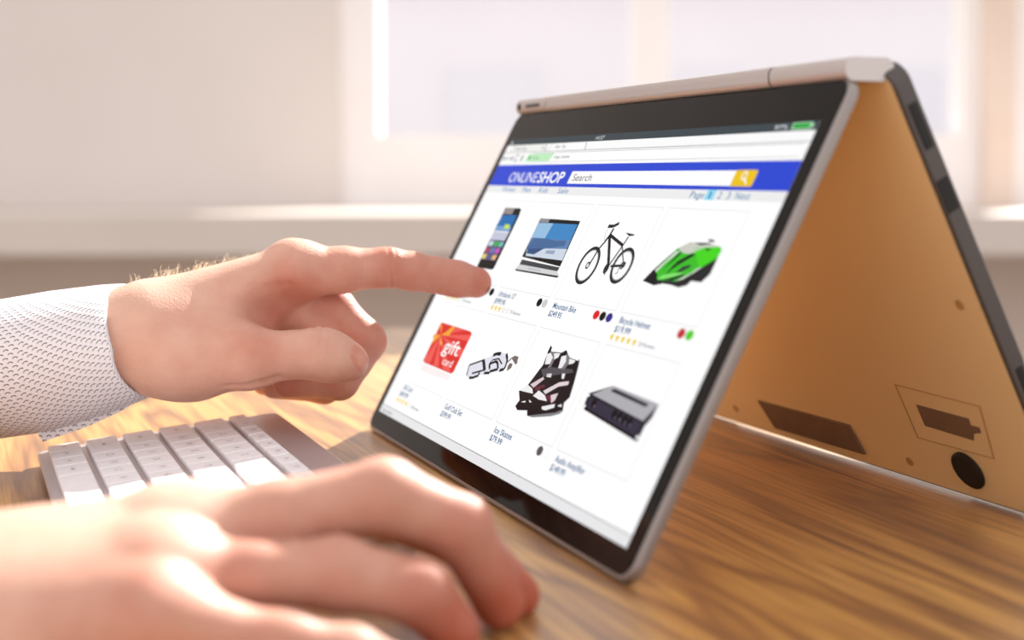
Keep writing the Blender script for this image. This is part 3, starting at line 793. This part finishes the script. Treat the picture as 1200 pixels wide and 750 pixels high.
for ri, rw in enumerate(rowsk):
    dep = (PITCHK if ri < 5 else 0.0108) - GAP
    tot = sum(rw); pk = (KL - 0.010) / tot
    xk = 0.005
    for wi, w in enumerate(rw):
        wk = round(w * pk - GAP * 0.55, 5)
        key = (wk, round(dep, 5))
        if key not in kcache:
            bm = box_bm(wk, dep, 0.0032, 0.0009, 2)
            me = bpy.data.meshes.new('key'); bm.to_mesh(me); bm.free()
            me.materials.append(M['key_white']); kcache[key] = me
        o = bpy.data.objects.new('key', kcache[key])
        c = KORG + XS * (xk + w * pk / 2) + KY * (ypos + dep / 2) + KZ * 0.0012
        link(o, kbd, c); o.rotation_euler = Rk
        if LEG[ri][wi]: legend(LEG[ri][wi], c, (0.0045 if len(LEG[ri][wi]) == 1 else 0.003), o)
        xk += w * pk
    ypos += dep + GAP
# ================================================================== PERSON
def smin(a, b, k):
    h = np.maximum(k - np.abs(a - b), 0.0) / k
    return np.minimum(a, b) - h * h * k * 0.25
def rcone(P, a, b, r1, r2):
    a = np.asarray(a, np.float32); b = np.asarray(b, np.float32)
    ab = b - a
    q = P - a
    t = np.clip((q @ ab) / (ab @ ab), 0, 1)
    q = q - t[:, None] * ab
    return np.sqrt(np.einsum('ij,ij->i', q, q)) - (r1 + (r2 - r1) * t)
class HandField:
    """body = list of (a, b, r1, r2, k); fingers = list of dict(chain=[(p, r)], root k, creases=[(p, dir, depth, width)])"""
    def __init__(s): s.body, s.fingers, s.dents, s.rests, s.grooves = [], [], [], [], []
    def __call__(s, P):
        P = P.astype(np.float32)
        D = None
        for a, b, r1, r2, k in s.body:
            d = rcone(P, a, b, r1, r2)
            D = d if D is None else smin(D, d, k)
        FD = None
        for f in s.fingers:
            ch = f['chain']; d = None
            for (p0, r0), (p1, r1) in zip(ch, ch[1:]):
                e = rcone(P, p0, p1, r0, r1)
                d = e if d is None else smin(d, e, 0.004)
            for p, dr, dep, w in f.get('creases', ()):
                s_ = (P - np.asarray(p, np.float32)) @ np.asarray(dr, np.float32)
                near = np.exp(-np.sum((P - np.asarray(p, np.float32)) ** 2, 1) / (0.014 ** 2))
                d = d + dep * np.exp(-(s_ / w) ** 2) * near
            root = np.asarray(ch[0][0], np.float32)
            q = np.sqrt(np.sum((P - root) ** 2, 1))
            k = 0.0012 + f.get('k', 0.009) * np.clip(1.0 - (q - 0.012) / 0.024, 0, 1)
            d2 = smin(D, d, k)
            FD = d2 if FD is None else smin(FD, d2, 0.0012)
        D = FD if FD is not None else D
        for p, r, dep in s.dents:
            q2 = np.sum((P - np.asarray(p, np.float32)) ** 2, 1)
            D = D + dep * np.exp(-q2 / (r * r))
        for a, b, r, dep in s.grooves:
            D = D + dep * np.exp(-((rcone(P, a, b, 0, 0)) / r) ** 2)
        for g in s.rests:                      # soft skin flattens on what it rests on
            D = np.maximum(D, g(P))
        return D
def surface_nets(field, lo, hi, h):
    lo = np.asarray(lo, float); hi = np.asarray(hi, float)
    nx, ny, nz = [int(math.ceil(v)) + 1 for v in (hi - lo) / h]
    xs = lo[0] + np.arange(nx) * h; ys = lo[1] + np.arange(ny) * h; zs = lo[2] + np.arange(nz) * h
    # coarse pass to skip the empty space
    G = np.full((nx, ny, nz), 1.0, np.float32)
    B = 8
    ci = np.arange(0, nx, B); cj = np.arange(0, ny, B); ck = np.arange(0, nz, B)
    A, Bb, Cc = np.meshgrid(ci, cj, ck, indexing='ij')
    cen = np.stack([lo[0] + (A.ravel() + B / 2) * h, lo[1] + (Bb.ravel() + B / 2) * h, lo[2] + (Cc.ravel() + B / 2) * h], 1)
    dc = field(cen)
    R_ = B * h * 0.9 + 0.006
    act = np.where(np.abs(dc) < R_)[0]
    ins = np.where(dc <= -R_)[0]
    for q in ins:
        i, j, k = A.ravel()[q], Bb.ravel()[q], Cc.ravel()[q]
        G[i:i + B, j:j + B, k:k + B] = -1.0
    for c0 in range(0, len(act), 1500):
        idx = act[c0:c0 + 1500]
        off = np.arange(B)
        I = A.ravel()[idx][:, None, None, None] + off[None, :, None, None] + 0 * off[None, None, :, None] + 0 * off[None, None, None, :]
        J = Bb.ravel()[idx][:, None, None, None] + 0 * off[None, :, None, None] + off[None, None, :, None] + 0 * off[None, None, None, :]
        K = Cc.ravel()[idx][:, None, None, None] + 0 * off[None, :, None, None] + 0 * off[None, None, :, None] + off[None, None, None, :]
        I, J, K = I.ravel(), J.ravel(), K.ravel()
        ok = (I < nx) & (J < ny) & (K < nz)
        I, J, K = I[ok], J[ok], K[ok]
        P = np.stack([xs[I], ys[J], zs[K]], 1)
        G[I, J, K] = field(P)
    neg = G < 0
    cnt = np.zeros((nx - 1, ny - 1, nz - 1), np.int8)
    for a in (0, 1):
        for b in (0, 1):
            for c in (0, 1):
                cnt += neg[a:nx - 1 + a, b:ny - 1 + b, c:nz - 1 + c]
    actc = (cnt > 0) & (cnt < 8)
    I, J, K = np.where(actc)
    vid = np.full(actc.shape, -1, np.int64); vid[I, J, K] = np.arange(len(I))
    acc = np.zeros((len(I), 3)); num = np.zeros(len(I))
    corners = [(a, b, c) for a in (0, 1) for b in (0, 1) for c in (0, 1)]
    for p in corners:
        for ax in range(3):
            if p[ax] == 1: continue
            q = list(p); q[ax] = 1
            v0 = G[I + p[0], J + p[1], K + p[2]]; v1 = G[I + q[0], J + q[1], K + q[2]]
            mask = (v0 < 0) != (v1 < 0)
            t = np.where(mask, v0 / np.where(mask, v0 - v1, 1), 0)
            pos = np.stack([np.full(len(I), p[0], float), np.full(len(I), p[1], float), np.full(len(I), p[2], float)], 1)
            pos[:, ax] += t
            acc += pos * mask[:, None]; num += mask
    V = lo + (np.stack([I, J, K], 1) + acc / num[:, None]) * h
    Fq = []
    for ax in range(3):
        o1, o2 = [(1, 2), (2, 0), (0, 1)][ax]
        sl0 = [slice(0, None)] * 3; sl1 = [slice(0, None)] * 3
        sl0[ax] = slice(0, -1); sl1[ax] = slice(1, None)
        a, b = neg[tuple(sl0)], neg[tuple(sl1)]
        E = np.array(np.where(a != b)).T
        E = E[(E[:, o1] > 0) & (E[:, o2] > 0)]
        dims = np.array(actc.shape)
        E = E[(E < dims).all(1)]
        fl = a[E[:, 0], E[:, 1], E[:, 2]]
        d1 = np.zeros(3, int); d1[o1] = 1
        d2 = np.zeros(3, int); d2[o2] = 1
        def g(e): return vid[e[:, 0], e[:, 1], e[:, 2]]
        q = np.stack([g(E), g(E - d1), g(E - d1 - d2), g(E - d2)], 1)
        q[~fl] = q[~fl][:, ::-1]
        Fq.append(q)
    Fq = np.concatenate(Fq)
    Fq = Fq[(Fq >= 0).all(1)]
    e = 0.0004
    for _ in range(3):                       # pull the points onto the true surface
        d0 = field(V)
        gx = np.stack([field(V + np.eye(3)[q] * e) - field(V - np.eye(3)[q] * e) for q in range(3)], 1) / (2 * e)
        gn = np.maximum(np.sum(gx * gx, 1), 0.3)
        V = V - np.clip(d0 / gn, -h * 0.5, h * 0.5)[:, None] * gx * 0.9
    return V, Fq
def nail_patch(field, c, out, along, L, Wd, name, parent, n=9):
    """curved nail plate laid on the finger end"""
    out = out / np.linalg.norm(out); along = along - (along @ out) * out; along /= np.linalg.norm(along)
    side = np.cross(out, along)
    V, Fc, edge = [], [], []
    for i in range(n):
        for j in range(n):
            s_, t_ = -1 + 2 * i / (n - 1), -1 + 2 * j / (n - 1)
            ss = s_ * math.sqrt(1 - t_ * t_ * 0.42); ts = t_ * math.sqrt(1 - s_ * s_ * 0.42)
            V.append(c + side * ss * Wd / 2 + along * ts * L / 2 + out * 0.008)
            edge.append(0.0005 if abs(s_) < 0.99 and abs(t_) < 0.99 else -0.0002)
    V = np.array(V)
    for _ in range(16):
        V = V - out * field(V)[:, None] * 0.9
    V = V + out * np.array(edge)[:, None]
    for i in range(n - 1):
        for j in range(n - 1):
            a = i * n + j; Fc.append((a, a + n, a + n + 1, a + 1))
    return mesh_obj(name, V, Fc, M['nail'], parent, True)
def flush_shade_attr(o, spots):
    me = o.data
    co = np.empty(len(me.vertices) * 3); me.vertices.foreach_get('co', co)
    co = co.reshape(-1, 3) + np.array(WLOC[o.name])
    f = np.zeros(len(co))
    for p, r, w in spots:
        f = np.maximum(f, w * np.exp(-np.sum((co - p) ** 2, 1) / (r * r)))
    at_ = me.attributes.new('flush_shade', 'FLOAT', 'POINT'); at_.data.foreach_set('value', f.astype(np.float32))

def touch_depth(u, v, r):
    """distance ahead at which a ball of radius r seen at a pixel just meets the screen"""
    lo_, hi_ = 0.3, 0.9
    for _ in range(50):
        m_ = (lo_ + hi_) / 2
        if (at(u, v, m_) - SCR) @ NS > r: lo_ = m_
        else: hi_ = m_
    return lo_
TIPY = touch_depth(558, 331, 0.0078)
person = empty('person', (-0.42, 0.42, ZT), 'person in a white dotted shirt pointing at the screen, other hand resting on the table', 'person')

# --- pointing hand (left), seen from its thumb side
HL = HandField()
yw = TIPY - 0.038
W0 = at(150, 398, yw)
iM, iP, iD, iT = at(348, 319, TIPY - 0.021), at(455, 313.5, TIPY - 0.011), at(512, 322.5, TIPY - 0.005), at(558, 331, TIPY)
mM, mP, mD, mT = at(352, 324, TIPY + 0.001), at(427, 400, TIPY - 0.006), at(398, 446, TIPY - 0.012), at(338, 447, TIPY - 0.018)
rM, rP, rD, rT = at(346, 334, TIPY + 0.021), at(414, 414, TIPY + 0.015), at(380, 452, TIPY + 0.008), at(322, 450, TIPY + 0.002)
pM, pP, pD, pT = at(332, 348, TIPY + 0.037), at(385, 418, TIPY + 0.034), at(356, 448, TIPY + 0.028), at(310, 448, TIPY + 0.022)
tC, tM, tI, tT = at(212, 412, yw - 0.006), at(296, 412, TIPY - 0.047), at(373, 414, TIPY - 0.045), at(409, 424, TIPY - 0.040)
wr_a, wr_b = at(160, 396, yw - 0.008), at(160, 396, yw + 0.016)
fo_a, fo_b = at(-120, 436, yw - 0.030), at(-120, 436, yw - 0.012)
bd_ = HL.body
bd_.append((fo_a, wr_a, 0.0225, 0.0222, 0.010))
bd_.append((fo_b, wr_b, 0.0225, 0.0216, 0.010))
bd_.append((at(190, 388, yw - 0.003), at(330, 324, TIPY - 0.021), 0.0220, 0.0135, 0.014))
bd_.append((at(190, 388, yw + 0.010), at(335, 328, TIPY + 0.001), 0.0215, 0.0135, 0.012))
bd_.append((at(190, 392, yw + 0.020), at(332, 336, TIPY + 0.020), 0.0200, 0.0130, 0.012))
bd_.append((at(190, 396, yw + 0.028), at(318, 350, TIPY + 0.036), 0.0190, 0.0120, 0.012))
bd_.append((at(205, 414, yw - 0.008), at(285, 414, TIPY - 0.044), 0.0200, 0.0165, 0.012))
bd_.append((at(230, 424, yw + 0.006), at(300, 400, TIPY - 0.006), 0.0170, 0.0130, 0.012))
bd_.append((at(296, 384, TIPY - 0.028), at(325, 345, TIPY - 0.018), 0.0080, 0.0090, 0.010))
bd_.append((at(341, 303, TIPY - 0.021), at(352, 304, TIPY - 0.020), 0.0078, 0.0078, 0.008))
def axis(a, b): d = b - a; return d / np.linalg.norm(d)
HL.fingers = [
    dict(chain=[(iM, 0.0138), ((iM + iP) / 2, 0.0108), (iP, 0.0094), ((iP + iD) / 2, 0.0090), (iD, 0.0085), ((iD + iT) / 2, 0.0085), (iT, 0.0077)], k=0.010,
         creases=[(iP - ZAX * 0.006, axis(iM, iP), 0.0010, 0.0008), (iP - ZAX * 0.006 + axis(iM, iP) * 0.003, axis(iM, iP), 0.0006, 0.0007), (iD - ZAX * 0.006, axis(iP, iD), 0.0008, 0.0007)]),
    dict(chain=[(mM, 0.0130), ((mM + mP) / 2, 0.0108), (mP, 0.0102), ((mP + mD) / 2, 0.0094), (mD, 0.0090), (mT, 0.0078)], k=0.008),
    dict(chain=[(rM, 0.0125), ((rM + rP) / 2, 0.0103), (rP, 0.0096), (rD, 0.0085), (rT, 0.0074)], k=0.008),
    dict(chain=[(pM, 0.0115), (pP, 0.0086), (pD, 0.0076), (pT, 0.0066)], k=0.008),
    dict(chain=[(tM, 0.0150), ((tM + tI) / 2, 0.0120), (tI, 0.0119), ((tI + tT) / 2, 0.0113), (tT, 0.0092)], k=0.012,
         creases=[(tI + axis(tM, tI) * 0.002 + ZAX * 0.008, axis(tM, tI), 0.0007, 0.0008), (tI - axis(tM, tI) * 0.002 + ZAX * 0.008, axis(tM, tI), 0.0006, 0.0008)]),
]
bd_.append((at(335, 366, TIPY - 0.008), at(388, 388, TIPY - 0.006), 0.0100, 0.0090, 0.006))
HL.dents = [(at(304, 361, TIPY - 0.046), 0.010, 0.0050), (at(322, 364, TIPY - 0.040), 0.010, 0.0075), (at(342, 364, TIPY - 0.034), 0.010, 0.0075)]
gy = TIPY - 0.058
HL.grooves = [(at(262, 447, gy + 0.004), at(300, 451, gy + 0.002), 0.0024, 0.0016), (at(300, 451, gy + 0.002), at(326, 444, gy + 0.004), 0.0024, 0.0018),
              (at(268, 455, gy + 0.008), at(306, 458, gy + 0.008), 0.0020, 0.0012),
              (at(312, 338, TIPY - 0.036), at(322, 372, TIPY - 0.037), 0.0024, 0.0014), (at(324, 336, TIPY - 0.035), at(334, 372, TIPY - 0.034), 0.0022, 0.0016),
              (at(339, 335, TIPY - 0.034), at(346, 368, TIPY - 0.032), 0.0020, 0.0014), (at(240, 340, TIPY - 0.052), at(320, 310, TIPY - 0.036), 0.0060, 0.0010)]
V, Fc = surface_nets(HL, W0 + [-0.20, -0.085, -0.075], iT + [0.012, 0.065, 0.05], 0.00095)
hand_l = mesh_obj('hand', V, Fc, M['skin'], person, True); hand_l['label'] = 'left hand pointing with its index finger at the screen'
flush_shade_attr(hand_l, [(iT, 0.018, 0.85), (iD, 0.018, 0.7), (iP, 0.02, 0.75), ((iM + iP) / 2, 0.024, 0.55), (mP, 0.02, 0.7), (mD, 0.02, 0.7), (mT, 0.02, 0.7), (rD, 0.02, 0.6), (rP, 0.02, 0.6),
                    (tI, 0.016, 0.35), (tT, 0.014, 0.5), (at(330, 365, TIPY - 0.03), 0.022, 0.6), (at(300, 405, TIPY - 0.06), 0.016, 0.45), (pD, 0.02, 0.6), (tM, 0.03, 0.28), ((tM + tI) / 2, 0.022, 0.35), ((iD + iT) / 2, 0.02, 0.8), ((iP + iD) / 2, 0.02, 0.7), ((mM + mP) / 2, 0.02, 0.7), (at(345, 345, TIPY - 0.03), 0.02, 0.65)])  # extra spots paint the shaded fingers and thumb web darker
nd = np.array([0.62, -0.68, 0.40])
nail_patch(HL, (tI + tT) / 2 + axis(tI, tT) * 0.0085 + nd / np.linalg.norm(nd) * 0.002, nd, axis(tI, tT) + np.array([0.0, 0.2, -0.9]), 0.0140, 0.0125, 'fingernail', hand_l)

# fine hairs standing up along the back of the wrist
rnd = random.Random(3)
hv, hf = [], []
hp = []
for k in range(110):
    u = rnd.triangular(146, 330, 190); top = np.interp(u, [146, 200, 250, 300, 330], [338, 331, 319, 300, 288])
    Yh = np.interp(u, [146, 330], [yw, TIPY - 0.02]) + rnd.uniform(-0.002, 0.016)
    hp.append((u, at(u, top - 25, Yh)))
HP = np.array([p for _, p in hp])
for _ in range(16):
    HP = HP - ZAX * HL(HP)[:, None] * 0.9
for (u, _), p in zip(hp, HP):
    L_ = rnd.uniform(0.002, 0.0075) * (1.0 if u < 270 else 0.6)
    d1 = np.array([rnd.uniform(-0.4, 0.9), rnd.uniform(-0.4, 0.3), 1.0]); d1 /= np.linalg.norm(d1)
    d2 = d1 + np.array([rnd.uniform(-0.2, 0.9), rnd.uniform(-0.3, 0.3), -0.3])
    v_, f_ = tube([p - ZAX * 0.0003, p + d1 * L_ * 0.5, p + d1 * L_ * 0.5 + d2 * L_ * 0.4], [0.000075, 0.000065, 0.00003], 3, False)
    i0 = len(hv); hv += v_; hf += [tuple(q + i0 for q in f) for f in f_]
o = mesh_obj('arm_hair', hv, hf, M['hair'], hand_l, True); o['kind'] = 'stuff'

# --- shirt sleeves
def sleeve(name, rings, parent, n=56, uvs=1.0, thick=0.0016, inner=4, folds=0.0, label=None):
    """rings: (centre, up vector*half, side vector*half, axial offsets fn) ; UV in metres"""
    V, UV = [], []
    acc = 0.0; prev = None
    for i, (c, u, w, off) in enumerate(rings):
        if prev is not None: acc += np.linalg.norm(c - prev)
        prev = c
        circ = math.pi * (np.linalg.norm(u) + np.linalg.norm(w))
        for k in range(n):
            th = 2 * math.pi * k / n
            p = c + u * math.cos(th) + w * math.sin(th) + (off(th) if off else 0)
            if folds and i < len(rings) - 2:
                rr = 1.0 + folds * (math.sin(5 * th + i * 0.7) * 0.5 + math.sin(9 * th - i * 1.1) * 0.35)
                p = c + (p - c) * rr
            V.append(p); UV.append((acc, th / (2 * math.pi) * circ))
    m_ = len(rings)
    for q in range(inner):                       # turn the hem inwards
        c, u, w, off = rings[-1 - q]
        sc_ = [(1 - thick * 0.5 / 0.03), (1 - 2 * thick / 0.03), (1 - 2.4 * thick / 0.03), (1 - 2.6 * thick / 0.03)][min(q, 3)]
        for k in range(n):
            th = 2 * math.pi * k / n
            p = c + (u * math.cos(th) + w * math.sin(th)) * sc_ + (off(th) if off else 0)
            if q == 0: p = p + (rings[-1][0] - rings[-2][0]) / np.linalg.norm(rings[-1][0] - rings[-2][0]) * 0.0008
            V.append(p); UV.append((acc + 0.01 * q, th / (2 * math.pi) * 0.2))
    Fc = []
    for i in range(m_ + inner - 1):
        for k in range(n):
            j = (k + 1) % n
            Fc.append((i * n + k, (i + 1) * n + k, (i + 1) * n + j, i * n + j))
    o = mesh_obj(name, V, Fc, M['shirt'], parent, True)
    me = o.data; ul = me.uv_layers.new(name='UVMap')
    circs = [UV[i * n + n - 1][1] * n / (n - 1) for i in range(m_ + inner)]
    for p in me.polygons:
        vs = [me.loops[li].vertex_index for li in p.loop_indices]
        wrap = any(v % n == n - 1 for v in vs) and any(v % n == 0 for v in vs)
        for li, v in zip(p.loop_indices, vs):
            uu_, vv_ = UV[v]
            if wrap and v % n == 0: vv_ = circs[v // n]
            ul.data[li].uv = (uu_, vv_)
    if label: o['label'] = label
    return o
def px_ring(u, vt, vb, Y, depth, off=None):
    c = at(u, (vt + vb) / 2, Y); t = at(u, vt, Y)
    return (c, t - c, np.array([0.12, 1.0, 0.0]) * depth, off)
pxm = yw / F_PX                                  # metres per pixel at the wrist
def rim(k):
    def f(th):
        s_, c_ = math.sin(th), math.cos(th)
        dx = k * (18 - 8 * s_ + 18 * max(-c_, 0) ** 2 - 22 * max(c_, 0))
        return np.array([dx * pxm, 0, 0])
    return f
cuff_rings = []
for i in range(17):
    t = i / 16.0
    u = -80 + t * 224
    vt = np.interp(u, [-80, 0, 60, 120, 144], [362, 351, 341, 334, 333])
    vb = np.interp(u, [-80, 0, 60, 110, 144], [516, 513, 503, 483, 464])
    Y = yw + 0.001 - (144 - u) * pxm * 0.20
    cuff_rings.append(px_ring(u, vt, vb, Y, 0.0415 - 0.002 * t, rim(t ** 2)))
cuff = sleeve('shirt_cuff', cuff_rings, person, label='white cuff with small grey arcs at the pointing hand')
# loose lower edge of the cuff
fl_p = [(40, 502), (100, 482), (140, 466), (174, 452), (173, 464), (138, 484), (100, 501), (50, 518)]
Yf = yw - 0.006
V = [at(u, v, Yf - (170 - u) * pxm * 0.25) for u, v in fl_p]
V2 = [p + np.array([0, 0.0016, 0]) for p in V]
k_ = len(V)
o = mesh_obj('cuff_overlap', V + V2, [tuple(range(k_)), tuple(range(2 * k_ - 1, k_ - 1, -1))] + [(i, (i + 1) % k_, k_ + (i + 1) % k_, k_ + i) for i in range(k_)], M['shirt'], cuff)
ul = o.data.uv_layers.new(name='UVMap')
for lp in o.data.loops:
    q = o.data.vertices[lp.vertex_index].co; ul.data[lp.index].uv = (q.x, q.z)
def arm_rings(pts):
    out = []
    for i, (c, r) in enumerate(pts):
        c = np.asarray(c, float)
        a_ = np.asarray(pts[max(i - 1, 0)][0]); b_ = np.asarray(pts[min(i + 1, len(pts) - 1)][0])
        t = (b_ - a_) / np.linalg.norm(b_ - a_)
        up = ZAX - (ZAX @ t) * t
        if np.linalg.norm(up) < 0.3: up = np.array([-1.0, 0, 0]) - (np.array([-1.0, 0, 0]) @ t) * t
        up /= np.linalg.norm(up); sd = np.cross(up, t)
        out.append((c, up * r, sd * r, None))
    return out
def spline(ctrl, n):
    P = [np.asarray(c, float) for c, _ in ctrl]; Rr = [r for _, r in ctrl]; out = []
    for i in range(len(P) - 1):
        p0, p1, p2, p3 = P[max(i - 1, 0)], P[i], P[i + 1], P[min(i + 2, len(P) - 1)]
        for k in range(n):
            t = k / n
            q = 0.5 * (2 * p1 + (p2 - p0) * t + (2 * p0 - 5 * p1 + 4 * p2 - p3) * t * t + (3 * p1 - p0 - 3 * p2 + p3) * t ** 3)
            out.append((q, Rr[i] + (Rr[i + 1] - Rr[i]) * t))
    out.append((P[-1], Rr[-1]))
    return out
cl = cuff_rings[0][0]
sleeve('shirt_sleeve', arm_rings(spline([((-0.62, 0.50, ZT + 0.40), 0.072), ((-0.585, 0.50, ZT + 0.25), 0.062), ((-0.52, 0.52, ZT + 0.09), 0.056), (cl + np.array([-0.11, -0.02, 0.002]), 0.043), (cl + np.array([0.008, 0.002, 0.0]), 0.0375)], 6)), person, folds=0.035)

# --- resting hand (right), close to the camera
HR = HandField()
wR = at(-10, 730, 0.372)
q_iM, q_iP, q_iD, q_iT = at(205, 624, 0.408), at(440, 588, 0.417), at(546, 632, 0.423), at(604, 698, 0.428)
q_mM, q_mP, q_mD, q_mT = at(200, 632, 0.392), at(450, 580, 0.400), at(540, 618, 0.404), at(586, 706, 0.411)
q_rM, q_rP, q_rD, q_rT = at(185, 676, 0.374), at(395, 672, 0.382), at(492, 694, 0.386), at(532, 740, 0.389)
q_pM, q_pP, q_pD, q_pT = at(175, 728, 0.357), at(335, 756, 0.360), at(412, 770, 0.362), at(462, 786, 0.364)
q_tM, q_tI, q_tT = at(130, 672, 0.412), at(235, 648, 0.424), at(305, 646, 0.430)
HR.body = [
    (at(-420, 730, 0.33), wR + np.array([0, -0.008, 0]), 0.027, 0.0185, 0.020),
    (at(-420, 730, 0.35), wR + np.array([0, 0.012, 0]), 0.027, 0.0185, 0.020),
    (wR + np.array([0.004, 0.018, 0.002]), q_iM, 0.0175, 0.0112, 0.020),
    (wR + np.array([0.004, 0.008, 0.003]), q_mM, 0.0180, 0.0114, 0.020),
    (wR + np.array([0.004, -0.004, 0.0]), q_rM, 0.0178, 0.0110, 0.020),
    (wR + np.array([0.004, -0.012, -0.004]), q_pM, 0.0165, 0.0105, 0.020),
    (wR + np.array([0.010, 0.022, -0.002]), q_tM, 0.0150, 0.0120, 0.020),
]
def kb_clear(P):
    q = P - KORG.astype(np.float32)
    L3 = np.stack([np.abs(q @ XS.astype(np.float32) - KL / 2) - KL / 2, np.abs(q @ KY.astype(np.float32) - NW / 2) - NW / 2, q @ KZ.astype(np.float32) - 0.0055], 1)
    return -(L3.max(1))
HR.rests = [lambda P: (ZT + 0.0004) - P[:, 2], kb_clear]
HR.fingers = [
    dict(chain=[(q_iM, 0.0125), ((q_iM + q_iP) / 2, 0.0102), (q_iP, 0.0098), (q_iD, 0.0088), (q_iT, 0.0078)], k=0.015),
    dict(chain=[(q_mM, 0.0128), ((q_mM + q_mP) / 2, 0.0104), (q_mP, 0.0104), (q_mD, 0.0092), (q_mT, 0.0080)], k=0.015),
    dict(chain=[(q_rM, 0.0125), ((q_rM + q_rP) / 2, 0.0092), (q_rP, 0.0100), (q_rD, 0.0090), (q_rT, 0.0078)], k=0.015),
    dict(chain=[(q_pM, 0.0110), ((q_pM + q_pP) / 2, 0.0084), (q_pP, 0.0086), (q_pD, 0.0078), (q_pT, 0.0068)], k=0.015),
    dict(chain=[(q_tM, 0.0135), (q_tI, 0.0110), (q_tT, 0.0088)], k=0.015),
]
V, Fc = surface_nets(HR, at(-330, 690, 0.36) + [0, -0.06, -0.05], np.array([0.02, 0.46, ZT + 0.08]), 0.0014)
hand_r = mesh_obj('hand', V, Fc, M['skin'], person, True); hand_r['label'] = 'right hand resting close to the camera, out of focus'
flush_shade_attr(hand_r, [(q_iT, 0.026, 0.95), (q_mT, 0.026, 0.95), (q_rT, 0.024, 0.95), (q_iD, 0.022, 0.7), (q_mD, 0.02, 0.6), (q_rD, 0.02, 0.6), (q_mP, 0.022, 0.45), (q_rP, 0.022, 0.45), ((q_mM + q_mP) / 2, 0.02, 0.4), ((q_rM + q_rP) / 2, 0.02, 0.5), (q_pM, 0.025, 0.5), (wR, 0.03, 0.25), (q_pP, 0.02, 0.5), ((q_iM + q_iP) / 2, 0.02, 0.4)])  # strong tip spots put the shade of the finger ends into the colour
cr = at(-330, 690, 0.348)
sleeve('shirt_sleeve', arm_rings(spline([((-0.62, 0.10, ZT + 0.40), 0.072), ((-0.58, 0.12, ZT + 0.25), 0.062), ((-0.50, 0.17, ZT + 0.085), 0.056), (cr + np.array([-0.10, -0.05, 0.020]), 0.043), (cr + np.array([0.045, 0.006, 0.008]), 0.036)], 6)), person, folds=0.03)
